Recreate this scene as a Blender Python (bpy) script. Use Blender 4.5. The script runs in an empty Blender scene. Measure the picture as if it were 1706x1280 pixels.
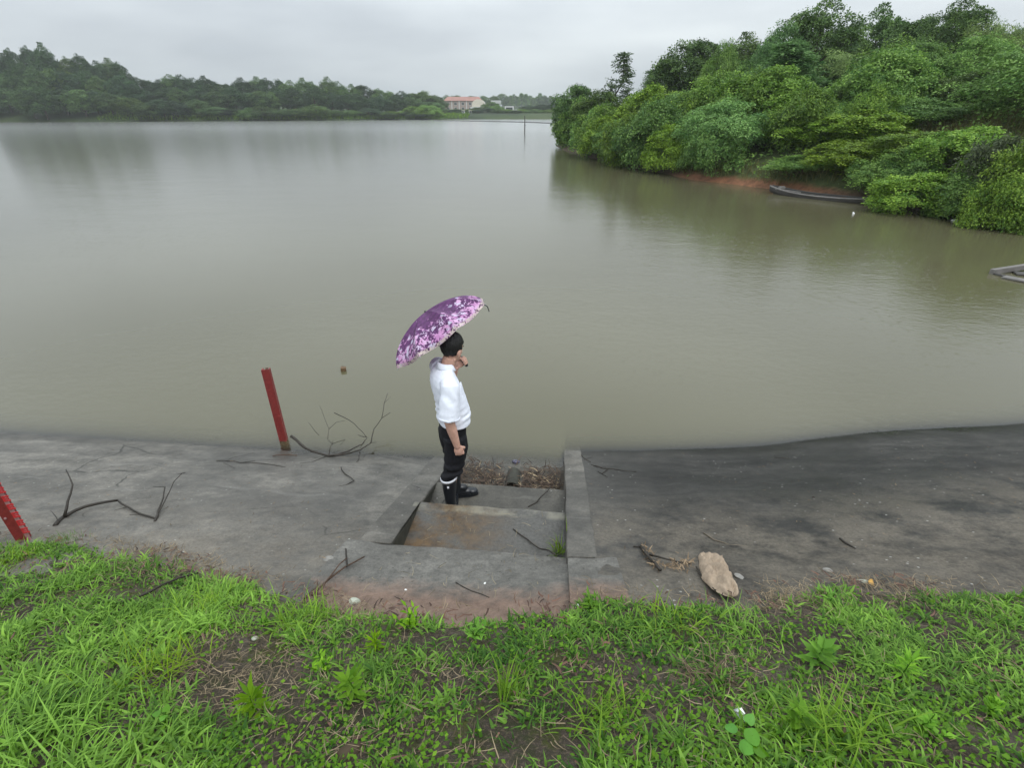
import bpy, bmesh, math, random
import numpy as np
from mathutils import Vector, Matrix, Euler

C = bpy.context.scene
COL = C.collection
rad = math.radians

# ------------------------------------------------------------------ camera
CAM_F, CAM_P, CAM_H = 850.0, rad(28.21), 3.5          # focal (photo px), pitch down, height above water
cd = bpy.data.cameras.new('camera'); cam = bpy.data.objects.new('camera', cd); COL.objects.link(cam)
cam.location = (0, 0, CAM_H); cam.rotation_euler = (math.pi/2 - CAM_P, 0, 0)
cd.sensor_width = 36.0; cd.lens = 36.0*CAM_F/1706.0; cd.clip_start = 0.05; cd.clip_end = 6000
C.camera = cam

# ------------------------------------------------------------------ world and sun (overcast, rainy noon)
SUN_EL, SUN_ROT = rad(58), rad(150)
w = bpy.data.worlds.new('World'); C.world = w; w.use_nodes = True
nt = w.node_tree; nt.nodes.clear()
def wn(t, **k):
    n = nt.nodes.new(t)
    for a, b in k.items(): setattr(n, a, b)
    return n
sky = wn('ShaderNodeTexSky', sky_type='NISHITA', sun_disc=False, sun_elevation=SUN_EL, sun_rotation=SUN_ROT)
sky.air_density = 1.0; sky.dust_density = 4.0
hs = wn('ShaderNodeHueSaturation'); hs.inputs['Saturation'].default_value = 0.20
tc = wn('ShaderNodeTexCoord'); mp = wn('ShaderNodeMapping'); mp.inputs['Scale'].default_value = (1.2, 1.2, 5.0); mp.inputs['Location'].default_value = (2.7, 16.9, 15.3)
nz = wn('ShaderNodeTexNoise'); nz.inputs['Scale'].default_value = 1.6; nz.inputs['Detail'].default_value = 4
nz.inputs['Roughness'].default_value = .45
sep = wn('ShaderNodeSeparateXYZ')
grad = wn('ShaderNodeMapRange'); grad.inputs['From Max'].default_value = .7
grad.inputs['To Min'].default_value = 4.8; grad.inputs['To Max'].default_value = 13.5
rmp = wn('ShaderNodeMapRange'); rmp.inputs['From Min'].default_value = .36; rmp.inputs['From Max'].default_value = .64
rmp.inputs['To Min'].default_value = .80; rmp.inputs['To Max'].default_value = 1.16
m1 = wn('ShaderNodeMath', operation='MULTIPLY')
tint = wn('ShaderNodeMix', data_type='RGBA'); tint.inputs[6].default_value = (.86, .98, 1.13, 1); tint.inputs[7].default_value = (.97, 1.02, .99, 1)
vm = wn('ShaderNodeVectorMath', operation='SCALE')
mx = wn('ShaderNodeMix', data_type='RGBA'); mx.inputs[0].default_value = 0.86
bg = wn('ShaderNodeBackground'); bg.inputs['Strength'].default_value = 0.10
out = wn('ShaderNodeOutputWorld')
L = nt.links.new
L(sky.outputs[0], hs.inputs['Color']); L(tc.outputs['Generated'], mp.inputs[0]); L(mp.outputs[0], nz.inputs['Vector'])
L(tc.outputs['Generated'], sep.inputs[0]); L(sep.outputs['Z'], grad.inputs['Value'])
L(nz.outputs['Fac'], rmp.inputs['Value']); L(grad.outputs[0], m1.inputs[0]); L(rmp.outputs[0], m1.inputs[1])
L(nz.outputs['Fac'], tint.inputs[0]); L(tint.outputs[2], vm.inputs[0]); L(m1.outputs[0], vm.inputs['Scale'])
L(hs.outputs[0], mx.inputs[6]); L(vm.outputs[0], mx.inputs[7]); L(mx.outputs[2], bg.inputs[0]); L(bg.outputs[0], out.inputs[0])

sd = bpy.data.lights.new('sun', 'SUN'); sd.energy = 0.7; sd.angle = rad(30); sd.color = (1, .97, .93)
so = bpy.data.objects.new('sun', sd); COL.objects.link(so)
so.rotation_euler = (math.pi/2 - SUN_EL, 0, math.pi - SUN_ROT)
C.view_settings.view_transform = 'Standard'; C.view_settings.look = 'None'
C.view_settings.exposure = 0.46; C.view_settings.gamma = 1.0; C.view_settings.use_curve_mapping = False
try:
    C.cycles.use_denoising = True; C.cycles.denoiser = 'OPENIMAGEDENOISE'
    C.cycles.max_bounces = 6; C.cycles.diffuse_bounces = 3; C.cycles.glossy_bounces = 3
    C.cycles.transparent_max_bounces = 12; C.cycles.volume_bounces = 1
except Exception: pass

# ------------------------------------------------------------------ helpers
def link(name, me, parent=None):
    o = bpy.data.objects.new(name, me); COL.objects.link(o)
    if parent is not None: o.parent = parent
    return o
def empty(name, loc=(0, 0, 0), rz=0.0):
    o = bpy.data.objects.new(name, None); COL.objects.link(o)
    o.location = loc; o.rotation_euler = (0, 0, rz); o.empty_display_size = .2
    return o
def tag(o, label=None, cat=None, group=None, kind=None):
    for k, v in (('label', label), ('category', cat), ('group', group), ('kind', kind)):
        if v: o[k] = v
    return o
def mesh_np(name, V, Fc, mat, smooth=False, attrs=None):
    """V (n,3); Fc list of index arrays (each (m,k)). attrs: {name: (domain, array)}"""
    me = bpy.data.meshes.new(name)
    V = np.asarray(V, dtype=np.float32)
    Fc = [np.asarray(f, dtype=np.int32) for f in Fc if len(f)]
    me.vertices.add(len(V)); me.vertices.foreach_set('co', V.ravel())
    nl = sum(f.size for f in Fc); npo = sum(len(f) for f in Fc)
    me.loops.add(nl); me.loops.foreach_set('vertex_index', np.concatenate([f.ravel() for f in Fc]))
    me.polygons.add(npo)
    tot = np.concatenate([np.full(len(f), f.shape[1]) for f in Fc]); st = np.concatenate([[0], np.cumsum(tot)[:-1]])
    me.polygons.foreach_set('loop_start', st.astype(np.int32))
    try: me.polygons.foreach_set('loop_total', tot.astype(np.int32))
    except Exception: pass
    me.update(calc_edges=True); me.validate()
    if smooth: me.polygons.foreach_set('use_smooth', np.ones(npo, dtype=bool))
    for k, (dom, arr) in (attrs or {}).items():
        a = me.attributes.new(k, 'FLOAT', dom); a.data.foreach_set('value', np.asarray(arr, dtype=np.float32))
    if mat: me.materials.append(mat)
    return me

class MB:
    def __init__(s): s.v = []; s.f = []
    def add(s, vs, fs):
        n = len(s.v); s.v += [tuple(p) for p in vs]; s.f += [tuple(i + n for i in f) for f in fs]; return s
    def box(s, c, size, M=None, taper=1.0):
        x, y, z = (a/2 for a in size); vs = []
        for dz in (-1, 1):
            k = taper if dz > 0 else 1.0
            for dx, dy in ((-1, -1), (1, -1), (1, 1), (-1, 1)): vs.append(Vector((dx*x*k, dy*y*k, dz*z)))
        if M is not None: vs = [M @ p for p in vs]
        vs = [p + Vector(c) for p in vs]
        return s.add(vs, [(3, 2, 1, 0), (4, 5, 6, 7), (0, 1, 5, 4), (1, 2, 6, 5), (2, 3, 7, 6), (3, 0, 4, 7)])
    def tube(s, pts, rs, n=8, cap=True, flat=1.0):
        pts = [Vector(p) for p in pts]
        if not isinstance(rs, (list, tuple)): rs = [rs]*len(pts)
        t0 = (pts[1]-pts[0]).normalized(); ref = Vector((0, 0, 1)) if abs(t0.z) < .9 else Vector((1, 0, 0))
        a = t0.cross(ref).normalized(); vs = []
        for i, p in enumerate(pts):
            t = (pts[min(i+1, len(pts)-1)] - pts[max(i-1, 0)]).normalized()
            a = (a - t*a.dot(t)).normalized(); b = t.cross(a)
            for k in range(n):
                an = 2*math.pi*k/n
                vs.append(p + (a*math.cos(an) + b*math.sin(an)*flat)*rs[i])
        fs = []
        for i in range(len(pts)-1):
            for k in range(n):
                k2 = (k+1) % n; fs.append((i*n+k, i*n+k2, (i+1)*n+k2, (i+1)*n+k))
        if cap: fs += [tuple(range(n-1, -1, -1)), tuple((len(pts)-1)*n+k for k in range(n))]
        return s.add(vs, fs)
    def ell(s, c, r, M=None, nu=14, nv=9):
        vs = [Vector((0, 0, -1))]
        for j in range(1, nv):
            th = -math.pi/2 + math.pi*j/nv
            for i in range(nu):
                ph = 2*math.pi*i/nu; vs.append(Vector((math.cos(th)*math.cos(ph), math.cos(th)*math.sin(ph), math.sin(th))))
        vs.append(Vector((0, 0, 1)))
        vs = [Vector((p.x*r[0], p.y*r[1], p.z*r[2])) for p in vs]
        if M is not None: vs = [M @ p for p in vs]
        vs = [p + Vector(c) for p in vs]; fs = []
        for i in range(nu): fs.append((0, 1+(i+1) % nu, 1+i))
        for j in range(nv-2):
            for i in range(nu):
                a = 1+j*nu+i; b = 1+j*nu+(i+1) % nu; fs.append((a, b, b+nu, a+nu))
        t = len(vs)-1; o = 1+(nv-2)*nu
        for i in range(nu): fs.append((o+i, o+(i+1) % nu, t))
        return s.add(vs, fs)
    def loft(s, secs, n=24, cap=True):
        """secs: (cx, cy, z, rx, ry[, power])"""
        vs = []
        for q in secs:
            cx, cy, z, rx, ry = q[:5]; pw = q[5] if len(q) > 5 else 2.0
            for k in range(n):
                a = 2*math.pi*k/n; ca, sa = math.cos(a), math.sin(a)
                vs.append((cx+rx*math.copysign(abs(ca)**(2/pw), ca), cy+ry*math.copysign(abs(sa)**(2/pw), sa), z))
        fs = []
        for i in range(len(secs)-1):
            for k in range(n):
                k2 = (k+1) % n; fs.append((i*n+k, i*n+k2, (i+1)*n+k2, (i+1)*n+k))
        if cap: fs += [tuple(range(n-1, -1, -1)), tuple((len(secs)-1)*n+k for k in range(n))]
        return s.add(vs, fs)
    def mesh(s, name, mat, smooth=False):
        me = bpy.data.meshes.new(name); me.from_pydata([tuple(p) for p in s.v], [], s.f); me.update()
        if mat: me.materials.append(mat)
        if smooth: me.polygons.foreach_set('use_smooth', [True]*len(me.polygons))
        return me
    def build(s, name, mat, parent=None, smooth=False):
        return link(name, s.mesh(name, mat, smooth), parent)

def bevel(o, wd=.01, seg=2):
    m = o.modifiers.new('bevel', 'BEVEL'); m.width = wd; m.segments = seg; m.limit_method = 'ANGLE'; return o
def remesh(mb, name, mat, vox, it=3, fac=.5, parent=None):
    """fuse overlapping closed pieces into one continuous smooth surface"""
    me = mb.mesh('tmp', None); o = bpy.data.objects.new('tmp', me); COL.objects.link(o)
    r = o.modifiers.new('r', 'REMESH'); r.mode = 'VOXEL'; r.voxel_size = vox
    if it:
        q = o.modifiers.new('s', 'SMOOTH'); q.iterations = it; q.factor = fac
    dg = bpy.context.evaluated_depsgraph_get(); dg.update()
    me2 = bpy.data.meshes.new_from_object(o.evaluated_get(dg)); me2.name = name
    bpy.data.objects.remove(o); bpy.data.meshes.remove(me)
    me2.materials.clear()
    if mat: me2.materials.append(mat)
    me2.polygons.foreach_set('use_smooth', [True]*len(me2.polygons))
    return link(name, me2, parent)

# value noise (numpy), for geometry
def _h(ix, iy, seed):
    n = (ix.astype(np.int64)*374761393 + iy.astype(np.int64)*668265263 + seed*1442695041) & 0xffffffff
    n = ((n ^ (n >> 13))*1274126177) & 0xffffffff
    return ((n ^ (n >> 16)) & 0xffff)/65535.0
def vnoise(x, y, seed=0):
    x = np.asarray(x, float); y = np.asarray(y, float)
    ix, iy = np.floor(x), np.floor(y); fx, fy = x-ix, y-iy
    fx = fx*fx*(3-2*fx); fy = fy*fy*(3-2*fy)
    a = _h(ix, iy, seed); b = _h(ix+1, iy, seed); c = _h(ix, iy+1, seed); d = _h(ix+1, iy+1, seed)
    return (a*(1-fx)+b*fx)*(1-fy)+(c*(1-fx)+d*fx)*fy
def fbm(x, y, seed=0, o=4):
    s = 0; a = .5
    for k in range(o): s = s + a*vnoise(np.asarray(x)*2**k, np.asarray(y)*2**k, seed+k*17); a *= .5
    return s
def sstep(a, b, x):
    t = np.clip((np.asarray(x, float)-a)/(b-a), 0, 1); return t*t*(3-2*t)

# ------------------------------------------------------------------ materials
def mat_new(name):
    m = bpy.data.materials.new(name); m.use_nodes = True
    t = m.node_tree; t.nodes.clear(); o = t.nodes.new('ShaderNodeOutputMaterial')
    return m, t, o
def N(t, ty, **k):
    n = t.nodes.new(ty)
    for a, b in k.items():
        if a.startswith('i_'):
            key = a[2:].replace('_', ' ')
            n.inputs[key].default_value = b
        else: setattr(n, a, b)
    return n
def ramp(t, src, stops):
    r = t.nodes.new('ShaderNodeValToRGB'); e = r.color_ramp.elements
    while len(e) > 1: e.remove(e[0])
    e[0].position = stops[0][0]; e[0].color = (*stops[0][1], 1)
    for p, c in stops[1:]:
        q = e.new(p); q.color = (*c, 1)
    t.links.new(src, r.inputs[0]); return r.outputs[0]
def noise(t, vec, scale, detail=5, rough=.55, out='Fac', **k):
    n = N(t, 'ShaderNodeTexNoise'); n.inputs['Scale'].default_value = scale; n.inputs['Detail'].default_value = detail
    n.inputs['Roughness'].default_value = rough
    if vec is not None: t.links.new(vec, n.inputs['Vector'])
    return n.outputs[out]
def mapping(t, vec, scale=(1, 1, 1), rot=(0, 0, 0), loc=(0, 0, 0)):
    m = N(t, 'ShaderNodeMapping'); m.inputs['Scale'].default_value = scale; m.inputs['Rotation'].default_value = rot
    m.inputs['Location'].default_value = loc
    t.links.new(vec, m.inputs[0]); return m.outputs[0]
def objco(t): return N(t, 'ShaderNodeTexCoord').outputs['Object']
def mixc(t, f, a, b, mode='MIX'):
    m = N(t, 'ShaderNodeMix', data_type='RGBA', blend_type=mode)
    for i, q in ((0, f), (6, a), (7, b)):
        if isinstance(q, (int, float)): m.inputs[i].default_value = q
        elif isinstance(q, tuple): m.inputs[i].default_value = (*q, 1)
        else: t.links.new(q, m.inputs[i])
    return m.outputs[2]
def rng(t, src, a, b, c=0., d=1.):
    m = N(t, 'ShaderNodeMapRange'); m.inputs['From Min'].default_value = a; m.inputs['From Max'].default_value = b
    m.inputs['To Min'].default_value = c; m.inputs['To Max'].default_value = d
    t.links.new(src, m.inputs['Value']); return m.outputs[0]
def math_(t, op, a, b=None):
    m = N(t, 'ShaderNodeMath', operation=op)
    for i, q in enumerate((a, b)):
        if q is None: continue
        if isinstance(q, (int, float)): m.inputs[i].default_value = q
        else: t.links.new(q, m.inputs[i])
    return m.outputs[0]
def principled(t, o, col, rough=.6, bump=None, bstr=.3, bdist=.02, spec=.5, metal=0.):
    p = N(t, 'ShaderNodeBsdfPrincipled')
    for k, q in (('Base Color', col), ('Roughness', rough), ('Specular IOR Level', spec), ('Metallic', metal)):
        if isinstance(q, (int, float)): p.inputs[k].default_value = q
        elif isinstance(q, tuple): p.inputs[k].default_value = (*q, 1)
        else: t.links.new(q, p.inputs[k])
    if bump is not None:
        b = N(t, 'ShaderNodeBump'); b.inputs['Strength'].default_value = bstr; b.inputs['Distance'].default_value = bdist
        t.links.new(bump, b.inputs['Height']); t.links.new(b.outputs[0], p.inputs['Normal'])
    t.links.new(p.outputs[0], o.inputs['Surface']); return p
def simple(name, col, rough=.6, var=.25, scale=20., bstr=.25, bdist=.005, spec=.5, metal=0., stretch=(1, 1, 1)):
    m, t, o = mat_new(name); v = mapping(t, objco(t), stretch)
    n = noise(t, v, scale); n2 = noise(t, v, scale*.17, 3)
    f = math_(t, 'ADD', math_(t, 'MULTIPLY', n, .6), math_(t, 'MULTIPLY', n2, .4))
    c = ramp(t, f, [(.3, tuple(a*(1-var) for a in col)), (.7, tuple(min(1, a*(1+var)) for a in col))])
    principled(t, o, c, rough, n, bstr, bdist, spec, metal); return m

def leaf_mat(name, dark, light, trans=.25, rough=.5, spec=.18):
    m, t, o = mat_new(name)
    a = N(t, 'ShaderNodeAttribute', attribute_name='tint').outputs['Fac']
    oi = N(t, 'ShaderNodeObjectInfo').outputs['Random']
    c = ramp(t, a, [(0., dark), (.55, tuple((p+q)/2 for p, q in zip(dark, light))), (1., light)])
    h = N(t, 'ShaderNodeHueSaturation'); t.links.new(c, h.inputs['Color'])
    t.links.new(rng(t, oi, 0, 1, .483, .512), h.inputs['Hue']); 
    oi2 = math_(t, 'FRACT', math_(t, 'MULTIPLY', oi, 7.31))
    t.links.new(rng(t, oi2, 0, 1, .75, 1.25), h.inputs['Value']); t.links.new(rng(t, oi, 0, 1, 1.12, .95), h.inputs['Saturation'])
    p = N(t, 'ShaderNodeBsdfPrincipled'); t.links.new(h.outputs[0], p.inputs['Base Color'])
    p.inputs['Roughness'].default_value = rough; p.inputs['Specular IOR Level'].default_value = spec
    tr = N(t, 'ShaderNodeBsdfTranslucent'); t.links.new(h.outputs[0], tr.inputs[0])
    mxs = N(t, 'ShaderNodeMixShader'); mxs.inputs[0].default_value = trans
    t.links.new(p.outputs[0], mxs.inputs[1]); t.links.new(tr.outputs[0], mxs.inputs[2]); t.links.new(mxs.outputs[0], o.inputs[0])
    return m

def concrete(name, base, streak=.5, light=.0, dirt=0.5, rough=(.42, .75), pale_side=False):
    """worn wet concrete. local X runs along the dam, local Y down to the water"""
    m, t, o = mat_new(name); co = objco(t)
    wob = N(t, 'ShaderNodeVectorMath', operation='MULTIPLY_ADD'); t.links.new(noise(t, co, 1.3, 3, .5, 'Color'), wob.inputs[0]); wob.inputs[1].default_value = (.5, .5, 0); t.links.new(co, wob.inputs[2]); wc = wob.outputs[0]
    big = noise(t, mapping(t, wc, (.5, .8, .9)), 1.0, 6, .6)
    st = noise(t, mapping(t, wc, (.28, 2.1, .6), (0, 0, rad(-16)), (3, 1, 0)), 1.5, 8, .66)
    st2 = noise(t, mapping(t, wc, (.4, 4.6, 1.5), (0, 0, rad(-24))), 2.0, 7, .66)
    dn_ = noise(t, mapping(t, wc, (2.6, .45, 1), (0, 0, rad(12)), (1, 7, 0)), 1.2, 7, .65)
    blot = noise(t, co, 2.6, 9, .72); fine = noise(t, co, 55, 5, .75); mid = noise(t, co, 10, 8, .72)
    def mul(c, f): return mixc(t, 1.0, c, f, 'MULTIPLY')
    def grey(src, p0, v0, p1, v1): return ramp(t, src, [(p0, (v0,)*3), (p1, (v1, v1*.985, v1*.96))])
    c = ramp(t, st, [(.30, tuple(a*(1-.66*streak) for a in base)), (.5, base), (.70, tuple(a*(1+.60*streak) for a in base))])
    c = mul(c, grey(blot, .32, .62, .68, 1.38)); c = mul(c, grey(mid, .3, .70, .7, 1.28)); c = mul(c, grey(fine, .28, .66, .72, 1.34))
    c = mixc(t, math_(t, 'MULTIPLY', rng(t, big, .46, .64), .60), c, tuple(a*.40 for a in base))
    c = mixc(t, math_(t, 'MULTIPLY', rng(t, dn_, .56, .70), .45*streak), c, tuple(a*.36 for a in base))
    c = mixc(t, math_(t, 'MULTIPLY', rng(t, st2, .58, .72), .38), c, tuple(a*1.75 for a in base))
    if pale_side:      # the slab next to the stairway is older and paler
        sx = N(t, 'ShaderNodeSeparateXYZ'); t.links.new(wc, sx.inputs[0])
        c = mixc(t, math_(t, 'MULTIPLY', rng(t, math_(t, 'ADD', sx.outputs['X'], blot), 1.7, .7), .7), c, mul((.105, .101, .093), grey(mid, .3, .7, .7, 1.3)))
    # cracks
    vo = N(t, 'ShaderNodeTexVoronoi', feature='DISTANCE_TO_EDGE'); vo.inputs['Scale'].default_value = .8; t.links.new(wc, vo.inputs['Vector'])
    crk = math_(t, 'MULTIPLY', rng(t, math_(t, 'ADD', vo.outputs['Distance'], math_(t, 'MULTIPLY', mid, .006)), .011, .005), rng(t, noise(t, co, .9), .50, .56))
    c = mixc(t, math_(t, 'MULTIPLY', crk, .7), c, (.02, .02, .018))
    # sand and mud washed on at the top of the slope: real dirt that stays put
    at = N(t, 'ShaderNodeAttribute', attribute_name='dirt').outputs['Fac']
    dn = math_(t, 'MULTIPLY', at, rng(t, math_(t, 'ADD', math_(t, 'MULTIPLY', noise(t, co, 2.2, 8, .7), .7), math_(t, 'MULTIPLY', mid, .3)), .40, .56))
    c = mixc(t, math_(t, 'MULTIPLY', dn, dirt), c, mixc(t, rng(t, fine, .3, .7), (.10, .082, .062), (.235, .205, .162)))
    v2 = N(t, 'ShaderNodeTexVoronoi'); v2.inputs['Scale'].default_value = 13; t.links.new(co, v2.inputs['Vector'])
    spk = math_(t, 'MULTIPLY', rng(t, v2.outputs['Distance'], .12, .06), rng(t, noise(t, co, 2.3), .47, .58))
    c = mixc(t, math_(t, 'MULTIPLY', spk, .8), c, (.40, .39, .36))
    # the strip the water keeps wet
    wet = N(t, 'ShaderNodeAttribute', attribute_name='wet').outputs['Fac']
    c = mixc(t, math_(t, 'MULTIPLY', wet, .8), c, mul(c, (.40, .39, .36)))
    ro = math_(t, 'SUBTRACT', rng(t, big, .35, .65, rough[1], rough[0]), math_(t, 'MULTIPLY', wet, .25))
    hgt = math_(t, 'ADD', math_(t, 'MULTIPLY', fine, .35), mid)
    principled(t, o, c, ro, hgt, .45, .014, .25); return m

M = {}
M['apron_l'] = concrete('grey_concrete', (.142, .137, .126), .55)
M['apron_r'] = concrete('dark_wet_concrete', (.034, .033, .031), .95, dirt=.6, pale_side=True)
M['stringer'] = concrete('pale_concrete', (.130, .125, .115), .35, rough=(.55, .85))
M['tread'] = concrete('step_concrete', (.105, .101, .090), .3)
def tread_brown():
    m, t, o = mat_new('stained_step_concrete'); co = objco(t)
    n = noise(t, mapping(t, co, (1, 1.3, 1)), 3.2, 7, .65); f = noise(t, co, 45, 5, .7); g = noise(t, co, 14, 6, .7)
    c = ramp(t, f, [(.3, (.060, .058, .052)), (.7, (.115, .110, .10))])
    px = N(t, 'ShaderNodeSeparateXYZ'); t.links.new(co, px.inputs[0])
    lft = rng(t, px.outputs['X'], .25, -.30)
    rust = math_(t, 'MULTIPLY', rng(t, n, .34, .54), lft)
    c = mixc(t, math_(t, 'MULTIPLY', rust, .92), c, mixc(t, rng(t, g, .35, .6), (.038, .024, .012), (.13, .078, .034)))
    nose = math_(t, 'MULTIPLY', rng(t, math_(t, 'ADD', px.outputs['Y'], math_(t, 'MULTIPLY', g, .05)), .83, .87), rng(t, noise(t, co, 3.1, 6, .65), .42, .60))
    c = mixc(t, math_(t, 'MULTIPLY', nose, .5), c, (.32, .30, .23))
    principled(t, o, c, rng(t, g, .3, .7, .4, .8), math_(t, 'ADD', f, g), .5, .012); return m
M['tread_brown'] = tread_brown()
def landing_mat():
    m, t, o = mat_new('landing_concrete'); co = objco(t)
    f = noise(t, co, 60, 5, .75); g = noise(t, co, 4, 8, .7); d = noise(t, co, 13, 8, .72); px = N(t, 'ShaderNodeSeparateXYZ'); t.links.new(co, px.inputs[0])
    c = ramp(t, g, [(.3, (.080, .076, .068)), (.5, (.124, .119, .109)), (.7, (.185, .178, .164))])
    c = mixc(t, 1.0, c, ramp(t, d, [(.3, (.62, .62, .61)), (.7, (1.3, 1.29, 1.26))]), 'MULTIPLY'); c = mixc(t, 1.0, c, ramp(t, f, [(.28, (.6, .6, .6)), (.72, (1.38, 1.37, 1.34))]), 'MULTIPLY')
    v2 = N(t, 'ShaderNodeTexVoronoi'); v2.inputs['Scale'].default_value = 20; t.links.new(co, v2.inputs['Vector'])
    c = mixc(t, math_(t, 'MULTIPLY', rng(t, v2.outputs['Distance'], .16, .08), rng(t, noise(t, co, 3.1), .47, .56)), c, (.03, .026, .02))
    mud = rng(t, math_(t, 'ADD', px.outputs['Y'], math_(t, 'MULTIPLY', math_(t, 'ADD', g, math_(t, 'MULTIPLY', d, .6)), -.40)), -.56, -.76)
    c = mixc(t, math_(t, 'MULTIPLY', mud, .75), c, mixc(t, rng(t, d, .35, .65), (.12, .066, .042), (.24, .145, .10)))
    principled(t, o, c, rng(t, g, .3, .7, .42, .8), math_(t, 'ADD', f, math_(t, 'MULTIPLY', d, .8)), .5, .012); return m
M['landing'] = landing_mat()
M['wall_shade_mud'] = simple('shade_mud_dark', (.030, .029, .020), .75, .5, 14, .6, .015)  # cheek wall's recess shade painted as a dark colour; also the muddy pipe
def soil_mat():
    m, t, o = mat_new('bank_soil'); co = objco(t)
    a = noise(t, co, 2.2, 6, .65); b = noise(t, co, 25, 6, .7); d = noise(t, co, 90, 4, .7); e = noise(t, co, 3.3, 4)
    c = ramp(t, a, [(.32, (.060, .044, .032)), (.5, (.120, .096, .074)), (.68, (.19, .158, .125))])
    c = mixc(t, rng(t, b, .38, .62, 0, .8), c, (.030, .021, .014))
    c = mixc(t, math_(t, 'MULTIPLY', rng(t, d, .52, .66), .7), c, (.24, .18, .12))
    gsh = math_(t, 'MULTIPLY', rng(t, noise(t, co, 1.7, 5), .42, .6), rng(t, b, .42, .62)); c = mixc(t, math_(t, 'MULTIPLY', gsh, .6), c, (.055, .075, .020))
    mo = math_(t, 'MULTIPLY', rng(t, e, .56, .64), rng(t, b, .4, .6))
    c = mixc(t, math_(t, 'MULTIPLY', mo, .85), c, (.085, .10, .012))
    principled(t, o, c, .8, math_(t, 'ADD', b, math_(t, 'MULTIPLY', d, .5)), 1.0, .05, .3); return m
M['soil'] = soil_mat()
def redsoil():
    m, t, o = mat_new('red_bank_soil'); co = objco(t)
    a = noise(t, co, .35, 6, .65); b = noise(t, co, 4, 6, .7); g = N(t, 'ShaderNodeNewGeometry')
    px = N(t, 'ShaderNodeSeparateXYZ'); t.links.new(co, px.inputs[0])
    c = ramp(t, b, [(.3, (.10, .052, .030)), (.7, (.27, .125, .065))])
    gr = ramp(t, b, [(.3, (.035, .055, .018)), (.7, (.10, .12, .045))])
    cov = rng(t, math_(t, 'ADD', math_(t, 'MULTIPLY', px.outputs['Z'], 1.5), math_(t, 'MULTIPLY', a, 1.0)), .85, 1.15)
    notred = math_(t, 'SUBTRACT', 1.0, math_(t, 'MULTIPLY', rng(t, px.outputs['Y'], 23.5, 25.5), rng(t, px.outputs['Y'], 34.5, 32.)))
    c = mixc(t, notred, c, ramp(t, b, [(.3, (.045, .032, .022)), (.7, (.10, .075, .05))]))
    c = mixc(t, cov, c, gr)
    principled(t, o, c, .85, b, .8, .12, .25); return m
M['red_soil'] = redsoil()
def far_ground():
    m, t, o = mat_new('meadow_ground'); co = objco(t)
    a = noise(t, co, .03, 6, .6); b = noise(t, co, .6, 6, .7)
    c = ramp(t, a, [(.35, (.022, .036, .014)), (.5, (.042, .066, .022)), (.65, (.065, .085, .032))])
    c = mixc(t, rng(t, b, .35, .7, 0, .5), c, (.03, .045, .018))
    principled(t, o, c, .9, b, .6, .4, .2); return m
M['meadow'] = far_ground()
def water_mat():
    m, t, o = mat_new('muddy_water'); co = objco(t)
    dep = N(t, 'ShaderNodeAttribute', attribute_name='depth').outputs['Fac']
    opa = math_(t, 'SUBTRACT', 1.0, math_(t, 'POWER', 2.718, math_(t, 'MULTIPLY', dep, -17.0)))
    big = noise(t, mapping(t, co, (.05, .09, 1)), 1.0, 4, .55)
    c = ramp(t, big, [(.35, (.094, .087, .048)), (.65, (.108, .100, .057))])
    df = N(t, 'ShaderNodeBsdfDiffuse'); t.links.new(c, df.inputs[0])
    tp = N(t, 'ShaderNodeBsdfTransparent'); tp.inputs[0].default_value = (.93, .92, .86, 1)
    body = N(t, 'ShaderNodeMixShader'); t.links.new(opa, body.inputs[0]); t.links.new(tp.outputs[0], body.inputs[1]); t.links.new(df.outputs[0], body.inputs[2])
    r1 = noise(t, mapping(t, co, (1.0, 1.5, 1)), 5.0, 5, .62); r2 = noise(t, mapping(t, co, (.25, .5, 1)), 1.3, 4, .6)
    # rain dimples
    vo = N(t, 'ShaderNodeTexVoronoi'); vo.inputs['Scale'].default_value = 5.5; t.links.new(co, vo.inputs['Vector'])
    ring = math_(t, 'SINE', math_(t, 'MULTIPLY', vo.outputs['Distance'], 42.0))
    ring = math_(t, 'MULTIPLY', ring, rng(t, vo.outputs['Distance'], .34, .0, 0, .35))
    hgt = math_(t, 'ADD', math_(t, 'ADD', math_(t, 'MULTIPLY', r1, .5), r2), math_(t, 'MULTIPLY', ring, .28))
    bp = N(t, 'ShaderNodeBump'); bp.inputs['Strength'].default_value = .15; bp.inputs['Distance'].default_value = .06; t.links.new(hgt, bp.inputs['Height'])
    gl = N(t, 'ShaderNodeBsdfGlossy'); wy = N(t, 'ShaderNodeSeparateXYZ'); t.links.new(co, wy.inputs[0]); t.links.new(rng(t, wy.outputs['Y'], 20., 120., .085, .165), gl.inputs['Roughness']); gl.inputs[0].default_value = (.92, .92, .93, 1)
    t.links.new(bp.outputs[0], gl.inputs['Normal'])
    fr = N(t, 'ShaderNodeFresnel'); fr.inputs['IOR'].default_value = 1.52
    fin = N(t, 'ShaderNodeMixShader'); t.links.new(fr.outputs[0], fin.inputs[0]); t.links.new(body.outputs[0], fin.inputs[1]); t.links.new(gl.outputs[0], fin.inputs[2])
    t.links.new(fin.outputs[0], o.inputs[0]); return m
M['water'] = water_mat()
M['bark'] = simple('bark', (.075, .06, .045), .85, .4, 9, .7, .03, .2, stretch=(1, 1, .25))
M['stick'] = simple('wet_dead_wood', (.028, .022, .016), .55, .5, 40, .5, .004, .4)
M['stick_pale'] = simple('peeled_dead_wood', (.13, .105, .075), .6, .4, 40, .5, .004, .4)
M['twig_red'] = simple('brown_twig', (.085, .05, .032), .6, .4, 40, .5, .004, .4)
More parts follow.
